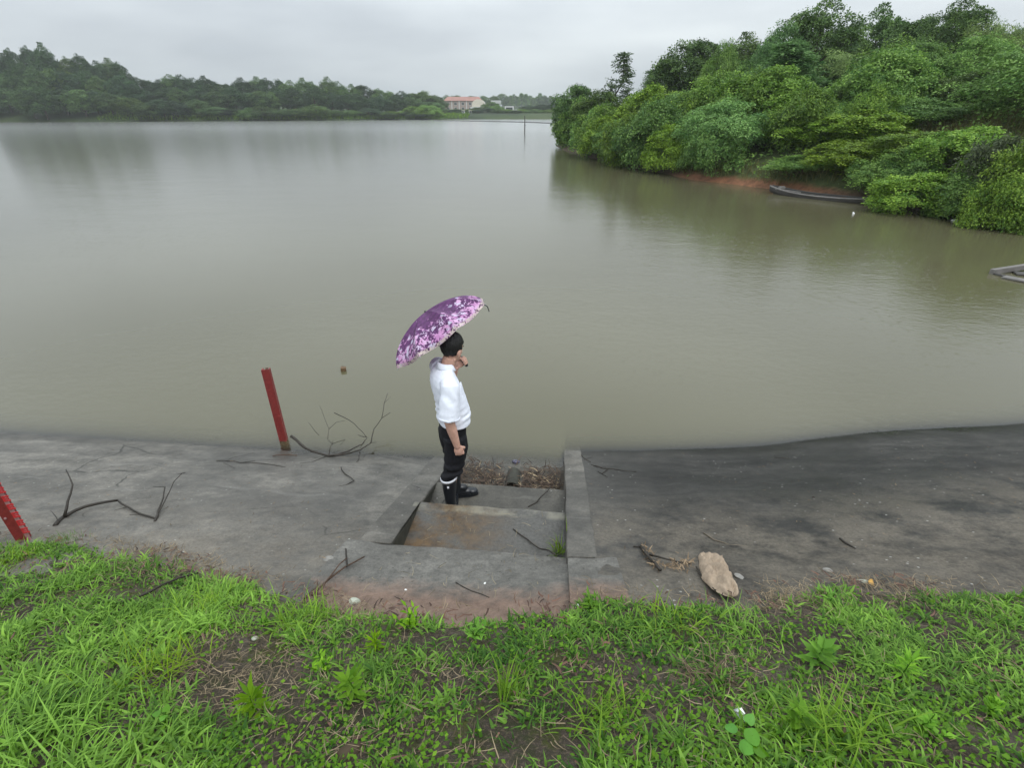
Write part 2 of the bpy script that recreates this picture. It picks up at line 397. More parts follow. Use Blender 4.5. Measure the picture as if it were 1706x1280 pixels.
M['camphor'] = leaf_mat('camphor_leaf', (.040, .086, .026), (.165, .270, .075), .22)
M['darkwood'] = leaf_mat('dark_wood_leaf', (.017, .042, .018), (.075, .145, .048), .2)
M['feather'] = leaf_mat('feathery_leaf', (.062, .150, .038), (.290, .460, .140), .30)
M['mulberry'] = leaf_mat('mulberry_leaf', (.075, .165, .026), (.330, .500, .095), .30)
M['bamboo'] = leaf_mat('bamboo_leaf', (.105, .165, .052), (.310, .410, .150), .30)
M['conifer'] = leaf_mat('conifer_needles', (.030, .066, .026), (.120, .195, .065), .15)
M['shrub'] = leaf_mat('shrub_leaf', (.058, .135, .028), (.270, .420, .095), .28)
M['greyleaf'] = leaf_mat('grey_green_leaf', (.055, .085, .042), (.18, .23, .12), .25)
M['grass'] = leaf_mat('grass_blade', (.034, .095, .012), (.265, .460, .070), .32, .5, .2)
M['weed'] = leaf_mat('weed_leaf', (.070, .190, .016), (.250, .470, .050), .32, .5, .2)
M['straw'] = leaf_mat('dead_straw', (.085, .066, .044), (.36, .29, .19), .12, .8, .1)
M['drygrass'] = leaf_mat('dry_grass', (.08, .095, .03), (.27, .25, .12), .2, .8, .1)

# ------------------------------------------------------------------ the lie of the land
AZ = rad(5.7); UX, UY = math.sin(AZ), math.cos(AZ)      # u: down the steps to the water; v: along the dam to the right
K = 0.373
SV = np.array([-400, -1.13, .12, 1.24, 2.24, 3.47, 4.27, 5.9, 7.5, 9.5, 12., 15.])
SU = np.array([4.6, 4.6, 4.90, 5.03, 5.20, 5.55, 5.76, 6.05, 6.5, 7.3, 8.8, 11.5])
def S_of(v):
    v = np.asarray(v, float); r = 0
    for d in (-.4, -.2, 0, .2, .4): r = r + np.interp(v+d*np.clip((v+1.2)/1.5, 0, 1), SV, SU)
    return r/5
def H_slope(v, u):
    s = S_of(v)-u
    return np.where(s < 2.45, K*s, K*2.45+.5*(s-2.45))
def W(v, u, z=0.): return Vector((u*UX+v*UY, u*UY-v*UX, z))
def to_uv(x, y): return x*UX+y*UY, x*UY-y*UX
TREADS = [(2.59, 3.325, .505), (3.325, 3.90, .262), (3.90, 5.6, .035)]      # from u, to u, z at the nosing
VL, VR = -1.135, .12
def H_near(v, u):
    v = np.asarray(v, float); u = np.asarray(u, float)
    h = H_slope(v, u)
    ins = (v > VL) & (v < VR)
    st = np.where(u < 2.05, h, np.where(u < 2.59, .757+(2.59-u)*.365, np.where(u < 3.325, .505, np.where(u < 3.90, .262, .03-(u-3.9)*.05-np.clip(u-4.7, 0, 9)*.35))))
    return np.where(ins & (u > 2.05), st, h)
def ray(px, py):
    a = (px-853)/CAM_F; b = -(py-640)/CAM_F
    return Vector((a, math.cos(CAM_P)+b*math.sin(CAM_P), -math.sin(CAM_P)+b*math.cos(CAM_P)))
def at(px, py, lift=0.):
    """where the sight line of a photo pixel meets the near slope"""
    r = ray(px, py); t = .8
    for i in range(4000):
        p = r*t; u, v = to_uv(p.x, p.y)
        if CAM_H+p.z < max(float(H_near(v, u)), 0.0 if u > 4.2 else -.6)+lift: break
        t += .01
    return Vector((p.x, p.y, CAM_H+p.z))
def atz(px, py, z=0.):
    r = ray(px, py); t = (z-CAM_H)/r.z; return Vector((r.x*t, r.y*t, z))
def atY(px, py, Y):
    r = ray(px, py); t = Y/r.y; return Vector((r.x*t, Y, CAM_H+r.z*t))
def pix(p):
    d = Vector(p)-Vector((0, 0, CAM_H)); cz = d.y*math.cos(CAM_P)-d.z*math.sin(CAM_P); cy = d.y*math.sin(CAM_P)+d.z*math.cos(CAM_P)
    return 853+CAM_F*d.x/cz, 640-CAM_F*cy/cz
def pix_np(x, y, z):
    dz = z-CAM_H; cz = y*math.cos(CAM_P)-dz*math.sin(CAM_P); cy = y*math.sin(CAM_P)+dz*math.cos(CAM_P)
    cz = np.maximum(cz, .05); return 853+CAM_F*x/cz, 640-CAM_F*cy/cz
LAKE = np.array([(-150, 19.6), (-60, 10.6), (-6, 5.22), (.6, 4.87), (2.7, 4.95), (4.8, 5.3), (6.5, 5.45), (8.6, 6.2), (11.5, 8.3), (14.3, 11.8), (16.6, 15.5),
                 (17.2, 17.7), (15.9, 21.6), (14.9, 24.3), (13.2, 27.4), (10.7, 31.2), (8.8, 36), (7.6, 41), (6.2, 50), (5.4, 58), (5.2, 63), (7, 70), (13, 82), (30, 110), (48, 160), (60, 230), (40, 268),
                 (10, 262), (-20, 262), (-45, 250), (-83, 226), (-130, 212), (-179, 200), (-235, 185), (-300, 140), (-260, 70)], float)
def lake_d(x, y):
    """distance to the lake's edge, positive on land"""
    x = np.asarray(x, float).ravel(); y = np.asarray(y, float).ravel()
    best = np.full(x.shape, 1e9); ins = np.zeros(x.shape, bool)
    n = len(LAKE)
    for i in range(n):
        a = LAKE[i]; b = LAKE[(i+1) % n]; e = b-a
        t = np.clip(((x-a[0])*e[0]+(y-a[1])*e[1])/(e@e), 0, 1)
        best = np.minimum(best, np.hypot(x-a[0]-t*e[0], y-a[1]-t*e[1]))
        c = ((a[1] > y) != (b[1] > y)) & (x < (b[0]-a[0])*(y-a[1])/(b[1]-a[1]+1e-12)+a[0]); ins ^= c
    return np.where(ins, -best, best)
def H_bank(x, y):
    """wooded bank on the right"""
    d = lake_d(x, y)+(fbm(np.ravel(x)*.35, np.ravel(y)*.35, 5)-.47)*1.6
    top = np.interp(np.ravel(y), [0, 18, 30, 45, 60, 75, 100], [4.5, 5.2, 5.4, 5.2, 3.4, 2.2, 2.5])
    yy = np.ravel(y); red = sstep(23.5, 25.5, yy)*(1-sstep(31.5, 34, yy))
    up = np.where(d > 0, (.05+.28*red)*(1-np.exp(-np.clip(d, 0, 99)*3))+top*(1-np.exp(-np.clip(d, 0, 99)*.42/top)), .45*d)
    up = up-2.5*np.clip((12.5-yy)/3, 0, 1)
    return up+(fbm(np.ravel(x)*.6, np.ravel(y)*.6, 9)-.47)*.35*np.clip(d, 0, 1)
def H_far(x, y):
    x = np.ravel(np.asarray(x, float)); y = np.ravel(np.asarray(y, float))
    d = lake_d(x, y)
    hill = np.interp(x, [-320, -210, -140, -118, -100, -60, 0, 60, 200], [15, 14, 10, 5, 3.5, 2.6, 2.5, 2.5, 3])
    h = np.where(d > 0, .25+hill*(1-np.exp(-np.clip(d, 0, 999)/(6+hill*2.2))), np.maximum(.2*d, -2.2))
    h = h + np.clip(d-60, 0, 600)*.012*np.clip((x+260)/200, 0, 1)
    return h
def H_any(x, y):
    return np.where((np.ravel(x) > 2) & (np.ravel(y) < 96) & (np.ravel(y) > 3), H_bank(x, y), H_far(x, y))

def grid(name, xs, ys, zf, mat, extra=None, obj_rot=False):
    X, Y = np.meshgrid(xs, ys); nx, ny = len(xs), len(ys)
    Z = np.asarray(zf(X.ravel(), Y.ravel()), float)
    V_ = np.stack([X.ravel(), Y.ravel(), Z], 1)
    i = np.arange(nx-1)[None, :]+np.arange(ny-1)[:, None]*nx; i = i.ravel()
    F_ = np.stack([i, i+1, i+nx+1, i+nx], 1)
    at_ = {k: ('POINT', f(X.ravel(), Y.ravel())) for k, f in (extra or {}).items()}
    o = link(name, mesh_np(name, V_, [F_], mat, True, at_))
    if obj_rot: o.rotation_euler = (0, 0, -AZ)
    return o

# --- ground: one sheet out to the horizon (kept below the finer sheets laid over it near the camera)
xs = np.concatenate([np.linspace(-1100, -330, 12), np.arange(-320, 121, 8.), np.linspace(140, 1100, 14)])
ys = np.concatenate([np.linspace(-120, 0, 8), np.arange(6, 300, 6.), np.linspace(310, 1200, 26)])
def zg(x, y):
    h = H_far(x, y); u, v = to_uv(x, y)
    near = (x > -60) & (x < 75) & (y < 97)
    h = np.where(near, np.minimum(h, -2.4), h)
    dam = (y < 40) & (x <= -60)
    h = np.where(dam, np.minimum(h, -.4), h)
    return h
tag(grid('ground', xs, ys, zg, M['meadow']), kind='structure')
tag(grid('right_bank_hill', np.arange(3.5, 78, .55), np.arange(8.6, 97, .6), H_bank, M['red_soil']), kind='structure')

# --- water
us = np.concatenate([[-3., 2.5], np.arange(3.4, 7.4, .06), np.array([7.8, 8.5, 9.5, 11, 14, 18, 25, 40, 60, 100, 160, 230, 300.])])
vs_ = np.concatenate([np.array([-420., -300, -200, -120, -80, -50, -35, -25, -18, -14]), np.arange(-12, 9.0, .085), np.array([10, 12, 15, 20, 30, 45, 70, 110.])])
def wdepth(v, u):
    d = -H_near(v, u)
    far = (u > 7.3) | (v > 9) | (v < -13)
    return np.where(far, 3.0, np.clip(d, -.02, 3.0))
tag(grid('water', vs_, us, lambda v, u: np.zeros_like(v), M['water'], {'depth': wdepth}, True), kind='structure')

# --- concrete aprons
def apron_z(v, u):
    return H_slope(v, u)+(fbm(v*.8, u*.8, 3)-.47)*.035*np.clip((np.abs(v+.5)-.9)*2, 0, 1)
def dirt_f(v, u):
    s = S_of(v)-u
    return np.clip((s-1.35)/.9, 0, 1)
def apron_sheet(name, vv, mat):
    # the grid's second axis is the distance s from the water line
    ss = np.arange(-4.2, 3.3, .11)
    X, Sx = np.meshgrid(vv, ss); U_ = S_of(X)-Sx; nx, ny = len(vv), len(ss)
    Z = apron_z(X.ravel(), U_.ravel())-np.clip(Sx.ravel()-2.75, 0, 9)*.12
    V_ = np.stack([X.ravel(), U_.ravel(), Z], 1)
    i = (np.arange(nx-1)[None, :]+np.arange(ny-1)[:, None]*nx).ravel()
    o = link(name, mesh_np(name, V_, [np.stack([i, i+nx, i+nx+1, i+1], 1)], mat, True, {'dirt': ('POINT', dirt_f(X.ravel(), U_.ravel())), 'wet': ('POINT', np.clip(1-(Sx.ravel()+(fbm(X.ravel()*3, U_.ravel()*3, 8)-.47)*.5)/.38, 0, 1))}))
    o.rotation_euler = (0, 0, -AZ); return tag(o, kind='structure')
apron_sheet('concrete_apron', np.concatenate([np.array([-60., -45, -34, -26, -20, -16, -13.5]), np.arange(-12, -1.40, .12), [-1.37]]), M['apron_l'])
apron_sheet('concrete_apron', np.concatenate([[.30, .36], np.arange(.42, 13.2, .12)]), M['apron_r'])

# --- stairway let into the slope
st = tag(empty('stairway', W(-.5, 2.4, 0)), 'concrete stairway recessed in the dam slope and running down into the muddy water', 'stairway')
st.rotation_euler = (0, 0, -AZ)
def stair_part(mb, name, mat, bev=.012):
    mb.v = [(p[0]+.5, p[1]-2.4, p[2]) for p in mb.v]
    o = mb.build(name, mat, st); o.data.attributes.new('dirt', 'FLOAT', 'POINT')
    if bev: bevel(o, bev)
    return o
def slab(v0, v1, pts):
    """prism: profile pts (u, z) closed, from v0 to v1"""
    n = len(pts); mb = MB()
    mb.add([(v0, u, z) for u, z in pts]+[(v1, u, z) for u, z in pts],
           [tuple(range(n)), tuple(range(2*n-1, n-1, -1))]+[(i, i+n, (i+1) % n+n, (i+1) % n) for i in range(n)])
    return mb
def rough_top(v0, v1, u0, u1, zf, th, seed):
    """slab with a worn, uneven top and edges"""
    nv, nu = 44, 26; vv = np.linspace(v0, v1, nv); uu = np.linspace(u0, u1, nu); mb = MB(); vs = []
    for j, u in enumerate(uu):
        for i, v in enumerate(vv):
            e = (fbm(np.array([v*5.]), np.array([seed*3.1]), seed)[0]-.47)*.035 if j == nu-1 else 0
            zz = (zf(u, v) if zf.__code__.co_argcount == 2 else zf(u))+(fbm(np.array([v*4.]), np.array([u*4.]), seed)[0]-.47)*.018
            if j == nu-1: zz -= .008
            vs.append((v, u+e, zz))
    n = len(vs); vs += [(x, y, z-th) for x, y, z in vs]; fs = []
    for j in range(nu-1):
        for i in range(nv-1):
            a = j*nv+i; fs.append((a, a+1, a+nv+1, a+nv)); fs.append((n+a+nv, n+a+nv+1, n+a+1, n+a))
    for j in range(nu-1):
        a = j*nv; fs.append((a, a+nv, n+a+nv, n+a)); b = a+nv-1; fs.append((b+nv, b, n+b, n+b+nv))
    for i in range(nv-1):
        fs.append((i+1, i, n+i, n+i+1)); a = (nu-1)*nv+i; fs.append((a, a+1, n+a+1, n+a))
    return mb.add(vs, fs)
def smooth_top(o):
    o.data.polygons.foreach_set('use_smooth', [True]*len(o.data.polygons)); return o
stair_part(rough_top(VL-.32, VR+.004, 1.72, 2.59, lambda u, v: .757+max(0, 2.59-u)*.365+max(0, v+.5)/.62*.10*min(1, max(0, 2.59-u)/.5)+.010*float(sstep(-1.2, -1.4, v)), .5, 31), 'landing_slab', M['landing'], 0)
stair_part(rough_top(VL-.05, VR+.004, 2.5, 3.325, lambda u: .505+(3.325-u)*.02, .5, 32), 'tread', M['tread_brown'], 0)
stair_part(rough_top(VL-.05, VR+.004, 3.25, 3.90, lambda u: .262+(3.9-u)*.02, .5, 33), 'tread', M['tread'], 0)
stair_part(rough_top(VL-.05, VR+.004, 3.85, 6.4, lambda u: .035-(u-3.9)*.05-max(0, u-4.7)*.35, .5, 34), 'tread', M['tread'], 0)
def stringer(v0, v1, lift, mat):
    mb = MB(); vs = []; nn = 40
    uu = np.linspace(2.595 if v0 < -1 else 2.44, 7.6, nn)
    for u in uu:
        wob = (vnoise(np.array([u*6]), np.array([v0*9]), 3)[0]-.5)*.012
        for v in (v0, v1):
            z = float(H_slope(v, u))+lift
            vs += [(v+wob, u, z), (v+wob, u, z-.75)]
    fs = []
    for i in range(nn-1):
        a = i*4; b = a+4
        fs += [(a, a+2, b+2, b), (a+1, b+1, b+3, a+3), (a, b, b+1, a+1), (a+2, a+3, b+3, b+2)]
    fs += [(0, 1, 3, 2), (nn*4-4, nn*4-2, nn*4-1, nn*4-3)]
    return mb.add(vs, fs)
stair_part(stringer(VL-.245, VL, .006, None), 'side_wall', M['stringer'])
stair_part(stringer(VR, VR+.20, .006, None), 'side_wall', M['stringer'])
stair_part(rough_top(VR+.004, VR+.32, 1.72, 2.447, lambda u, v: float(H_slope(v, u))+.004, .5, 35), 'corner_slab', M['landing'], 0)
# dark sheets on the left cheek wall: recess shade put into their colour
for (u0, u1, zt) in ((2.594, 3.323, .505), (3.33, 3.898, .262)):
    stair_part(slab(VL+.001, VL+.006, [(u0, zt+.0), (u1, zt+.0), (u1, float(H_slope(VL, u1))-.006), (u0, float(H_slope(VL, u0))-.006)]), 'wall_shade_face', M['wall_shade_mud'], 0)

# --- grassy bank: soil sheet whose ragged lower edge lies on the concrete
EDGE_PX = [(-300, 850), (-150, 872), (0, 900), (130, 904), (250, 928), (400, 958), (500, 985), (565, 1012), (640, 1020), (760, 1024), (950, 1022), (985, 985), (1080, 1003), (1180, 1004), (1240, 1005), (1300, 985), (1400, 975), (1500, 985), (1600, 985), (1706, 988), (1900, 985), (2100, 985)]
_e = [to_uv(*at(*p)[:2]) for p in EDGE_PX]
EV = np.array([-40.]+[q[1] for q in _e]+[14.]); EU = np.array([_e[0][0]]+[q[0] for q in _e]+[_e[-1][0]])
def edge_u(v): return np.interp(v, EV, EU)+(fbm(np.asarray(v)*3.1, np.asarray(v)*0+2.2, 11)-.47)*.16+(vnoise(np.asarray(v)*14, np.asarray(v)*0, 6)-.5)*.05
def H_soil(v, u):
    e = edge_u(v); s = S_of(v)-u
    h = H_slope(v, u)+.015
    h = np.minimum(h, 1.9)
    h = h+(fbm(v*2.2, u*2.2, 21)-.47)*.10*sstep(0, .35, e-u)+(fbm(v*9, u*9, 22)-.47)*.035
    lip = sstep(-.10, .12, e-u)
    return h*lip+(H_slope(v, u)-.20)*(1-lip)
vv = np.concatenate([np.array([-40, -30, -22, -16, -12, -9.5, -8]), np.arange(-7, 7.6, .07), np.array([8, 9, 10.5, 12, 14])])
X, Tt = np.meshgrid(vv, np.concatenate([np.arange(-.14, 2.6, .05), np.array([2.8, 3.2, 4, 5, 7, 10, 15, 25.])]))
Uu = edge_u(X)-Tt; Zz = H_soil(X.ravel(), Uu.ravel()); nx = X.shape[1]; ny = X.shape[0]
i = (np.arange(nx-1)[None, :]+np.arange(ny-1)[:, None]*nx).ravel()
o = link('grassy_bank', mesh_np('grassy_bank', np.stack([X.ravel(), Uu.ravel(), Zz], 1), [np.stack([i, i+nx, i+nx+1, i+1], 1)], M['soil'], True))
o.rotation_euler = (0, 0, -AZ); tag(o, kind='structure')

# ------------------------------------------------------------------ trees: prototypes
def unit(a): return a/np.maximum(np.linalg.norm(a, axis=-1, keepdims=True), 1e-9)
def leaf_mesh(name, P, D, Nn, Lg, Wd, mat, tint):
    """diamond leaves: base P, direction D, normal N, length, width"""
    D = unit(D); Sd = unit(np.cross(D, Nn)); Nn = np.cross(Sd, D)
    Lg = Lg[:, None]; Wd = Wd[:, None]
    a = P; b = P+D*Lg*.45+Sd*Wd+Nn*Lg*.06; c = P+D*Lg-Nn*Lg*.10; d = P+D*Lg*.45-Sd*Wd+Nn*Lg*.06
    n = len(P); V_ = np.stack([a, b, c, d], 1).reshape(-1, 3)
    return mesh_np(name, V_, [np.arange(n*4).reshape(n, 4)], mat, False, {'tint': ('FACE', tint)})
def sprays(rs, cen, nrm, out, nl, rd, Lg, Wd, droop=.25, thick=.18, up=.5, tip=0.35):
    """leaves in flattened discs: cen (m,3), nrm (m,3), nl leaves in each"""
    m = len(cen); n = m*nl
    c = np.repeat(cen, nl, 0); nn = np.repeat(nrm, nl, 0); oo = np.repeat(out, nl, 0); sid = np.repeat(np.arange(m), nl)
    ref = np.where(np.abs(nn[:, 2:3]) < .9, np.array([[0, 0, 1.]]), np.array([[1., 0, 0]]))
    e1 = unit(np.cross(nn, ref)); e2 = np.cross(nn, e1)
    r = np.sqrt(rs.rand(n)); an = rs.rand(n)*2*np.pi
    rdn = np.repeat(rd, nl) if np.ndim(rd) else np.full(n, rd)
    off = (e1*np.cos(an)[:, None]+e2*np.sin(an)[:, None])*(r*rdn)[:, None]
    P = c+off+nn*(rs.randn(n)*thick*rdn)[:, None]
    P[:, 2] -= droop*r*r*rdn
    D = unit(off)*.8+oo*.5+rs.randn(n, 3)*.45; D[:, 2] -= tip
    Nn = nn*1.0+rs.randn(n, 3)*up
    lg = Lg*(.65+.7*rs.rand(n)); wd = Wd*(.7+.6*rs.rand(n))
    t = np.clip(.42+rs.randn(n)*.18+np.repeat(rs.randn(m)*.22, nl), 0, 1)
    return P, D, Nn, lg, wd, t
def cat(*a): return [np.concatenate(q) for q in zip(*a)]

def crown_lobes(seed, H, R, base, nlobe, lr, nspr, nl, rd, Lg, Wd, mat, name, droop=.25, tip=.35, top=1.0, asym=.25):
    rs = np.random.RandomState(seed)
    zc = (H+base)/2; hz = (H-base)/2
    d = unit(rs.randn(nlobe, 3)); d[:, 2] = np.linspace(-.75, 1.0, nlobe)+rs.randn(nlobe)*.12
    ang = np.arange(nlobe)*2.4+rs.rand(nlobe)*.9; k = np.sqrt(np.clip(1-np.clip(d[:, 2], -1, 1)**2, .02, 1)); d[:, 0] = np.cos(ang)*k; d[:, 1] = np.sin(ang)*k
    sc = 1+rs.randn(nlobe)*asym*.5
    lc = np.stack([d[:, 0]*R*(1-lr*.8)*sc, d[:, 1]*R*(1-lr*.8)*sc, zc+d[:, 2]*hz*(1-lr*.9)], 1)
    lrad = R*lr*(.75+.6*rs.rand(nlobe))
    li = rs.randint(0, nlobe, nspr)
    o = unit(rs.randn(nspr, 3)+d[li]*.8+np.array([0, 0, .35]))
    ext = .55+.50*rs.rand(nspr)+np.where(rs.rand(nspr) < .16, .45*rs.rand(nspr), 0)
    cen = lc[li]+o*(lrad[li]*ext)[:, None]
    cen[:, 2] = np.maximum(cen[:, 2], base*.6)
    nrm = unit(o*.6+np.array([0, 0, .8])+rs.randn(nspr, 3)*.25)
    A = sprays(rs, cen, nrm, o, nl, rd*(.6+.7*rs.rand(nspr)), Lg, Wd, droop, .2, .5, tip)
    # thin filling inside so that the crown is not hollow
    q = rs.randint(0, nlobe, nspr//4); c2 = lc[q]+unit(rs.randn(len(q), 3))*(lrad[q]*.35)[:, None]
    B = sprays(rs, c2, unit(rs.randn(len(q), 3)+[0, 0, 1]), unit(rs.randn(len(q), 3)), nl//2, rd*1.3, Lg, Wd, droop, .4, .6, tip)
    return leaf_mesh(name, *cat(A, B)[:5], mat, cat(A, B)[5]), lc
def trunk_mesh(seed, lc, base_r, lean=.12, nmain=1, forks=9):
    rs = np.random.RandomState(seed+500); mb = MB()
    top = Vector(lc[np.argmax(lc[:, 2])])
    for k in range(nmain):
        a = rs.rand()*6.28; foot = Vector((math.cos(a)*.12*k, math.sin(a)*.12*k, -.3))
        tgt = top if k == 0 else Vector(lc[rs.randint(len(lc))])
        pts = []; nn = 7
        for j in range(nn):
            f = j/(nn-1); pts.append(foot.lerp(tgt, f)+Vector((rs.randn()*.10, rs.randn()*.10, 0))*lean*8*f*(1-f))
        mb.tube(pts, [base_r*(1-.85*j/(nn-1))*(.8 if k else 1) for j in range(nn)], 7)
        for q in rs.permutation(len(lc))[:forks]:
            c = Vector(lc[q]); f = min(.85, max(.18, (c.z*.55)/max(tgt.z, .1))); i0 = f*(nn-1); j = min(int(i0), nn-2)
            st_ = pts[j].lerp(pts[j+1], i0-j); mid = st_.lerp(c, .5)+Vector((rs.randn()*.15, rs.randn()*.15, .12))
            r0 = base_r*(1-.85*f)*.6
            mb.tube([st_, st_.lerp(mid, .5), mid, c], [r0, r0*.8, r0*.55, r0*.2], 5)
    return mb.mesh('trunk', M['bark'], True)
PROTO = {}
def reg(kind, H, R, trunk, crown): PROTO.setdefault(kind, []).append((H, R, trunk, crown))
for s in (1, 2, 3):
    cm, lc = crown_lobes(s, 7, 2.9, .5, 20, .38, 400, 52, .48, .16, .062, M['camphor'], 'crown'); reg('camphor', 7, 2.9, trunk_mesh(s, lc, .17), cm)
for s in (4, 5, 6):
    cm, lc = crown_lobes(s, 6, 2.7, .3, 18, .36, 430, 50, .50, .17, .036, M['feather'], 'crown', droop=.6, tip=.7); reg('feather', 6, 2.7, trunk_mesh(s, lc, .13, nmain=2, forks=6), cm)
for s in (7, 8, 9):
    cm, lc = crown_lobes(s, 4.2, 2.5, .15, 22, .30, 380, 46, .46, .14, .062, M['mulberry'], 'crown', droop=.35, tip=.45, asym=.5); reg('mulberry', 4.2, 2.5, trunk_mesh(s, lc, .09, nmain=3, forks=6), cm)
for s in (10, 11, 12):
    cm, lc = crown_lobes(s, 2.6, 1.9, -.1, 18, .36, 330, 46, .36, .115, .040, M['shrub'], 'crown', droop=.3, asym=.5); reg('shrub', 2.6, 1.9, trunk_mesh(s, lc, .05, nmain=4, forks=4), cm)
for s in (13,):
    cm, lc = crown_lobes(s, 2.6, 1.9, .05, 12, .42, 150, 36, .36, .15, .052, M['greyleaf'], 'crown', droop=.3, asym=.5); reg('greyshrub', 2.6, 1.9, trunk_mesh(s, lc, .05, nmain=4, forks=4), cm)
def bamboo(seed):
    rs = np.random.RandomState(seed); mb = MB(); cen = []; outd = []
    for k in range(20):
        a = rs.rand()*6.28; f = Vector((math.cos(a), math.sin(a), 0)); r0 = .5*rs.rand(); hh = 6.8*(.72+.28*rs.rand()); bend = 1.1+1.2*rs.rand(); pts = []
        for j in range(8):
            q = j/7; pts.append(f*(r0+bend*q**2.4)+Vector((0, 0, -.2+hh*(q-.16*q**4))))
        mb.tube(pts, [.035*(1-.9*j/7) for j in range(8)], 5)
        for j in range(11):
            q = .28+.72*j/10+rs.rand()*.05; q = min(q, 1); i0 = q*7; jj = min(int(i0), 6); p = pts[jj].lerp(pts[jj+1], i0-jj)
            cen.append(np.array(p)+rs.randn(3)*.16); outd.append(np.array(f)*.7+np.array([rs.randn()*.5, rs.randn()*.5, -.2]))
    cen = np.array(cen); outd = unit(np.array(outd)); nrm = unit(outd*.5+np.array([0, 0, .8])+rs.randn(len(cen), 3)*.3)
    A = sprays(rs, cen, nrm, outd, 40, .42, .22, .022, .5, .25, .6, .8)
    return mb.mesh('trunk', M['bamboo'], True), leaf_mesh('crown', *A[:5], M['bamboo'], A[5])
for s in (20, 21):
    tm, cm = bamboo(s); reg('bamboo', 6.6, 2.3, tm, cm)
def conifer(seed, sparse=False):
    rs = np.random.RandomState(seed); mb = MB(); H = 8.
    mb.tube([(rs.randn()*.05*j, rs.randn()*.05*j, -.3+j*H/6) for j in range(7)], [.14*(1-.93*j/6) for j in range(7)], 6)
    cen = []; outd = []
    nw = 13 if sparse else 20
    for k in range(nw):
        z = 1.2+(H-1.4)*k/(nw-1); R = (1.55 if sparse else 1.75)*(1-(z-1.)/(H-.6))**.8+.12
        for b in range(5 if sparse else 7):
            a = rs.rand()*6.28; d = np.array([math.cos(a), math.sin(a), 0]); rr = R*(.7+.5*rs.rand())
            e = d*rr+np.array([0, 0, z+rr*.25])
            mb.tube([(0, 0, z), tuple(d*rr*.5+[0, 0, z+rr*.1]), tuple(e)], [.03, .02, .008], 4)
            for q in ((.45, .7, 1.0)): cen.append(d*rr*q+np.array([0, 0, z+rr*.25*q*q])+rs.randn(3)*.06); outd.append(d+np.array([0, 0, .2]))
    cen = np.array(cen); outd = unit(np.array(outd)); nrm = unit(np.tile([0, 0, 1.], (len(cen), 1))+rs.randn(len(cen), 3)*.35)
    A = sprays(rs, cen, nrm, outd, 24 if sparse else 40, .34, .19, .05, .35, .25, .6, .3)
    return mb.mesh('trunk', M['bark'], True), leaf_mesh('crown', *A[:5], M['conifer' if sparse else 'feather'], A[5])
tm, cm = conifer(30, True); reg('sparse', 8, 1.7, tm, cm)
for s in (31, 32):
    tm, cm = conifer(s); reg('spire', 8, 1.8, tm, cm)

for H_, R_, t_, c_ in list(PROTO['camphor']):
    c2 = c_.copy(); c2.materials[0] = M['darkwood']; reg('darkwood', H_, R_, t_, c2)
tree_rs = random.Random(77)
def plant_tree(kind, name, x, y, z, height, radius, label, cat='tree', group=None):
    H, R, tm, cm = tree_rs.choice(PROTO[kind])
    o = empty(name, (x, y, z), tree_rs.uniform(0, 6.28)); k = radius/R
    o.scale = (k, k, height/H)
    link('trunk', tm, o); link('crown', cm, o)
    return tag(o, label, cat, group)
def bank_tree(kind, name, px, top, hw, Y, label, cat='tree', group='trees on the right bank', sink=0., drop=None):
    """tree on the right bank whose top shows at (px, top) from distance Y"""
    p = atY(px, top, Y); z = float(H_bank([p.x], [p.y])[0])-sink
    if drop is not None: z = min(z, drop)
    cz = p.y*math.cos(CAM_P)-(p.z-CAM_H)*math.sin(CAM_P)
    return plant_tree(kind, name, p.x, p.y, z, max(.8, p.z-z), hw*cz/CAM_F, label, cat, group)
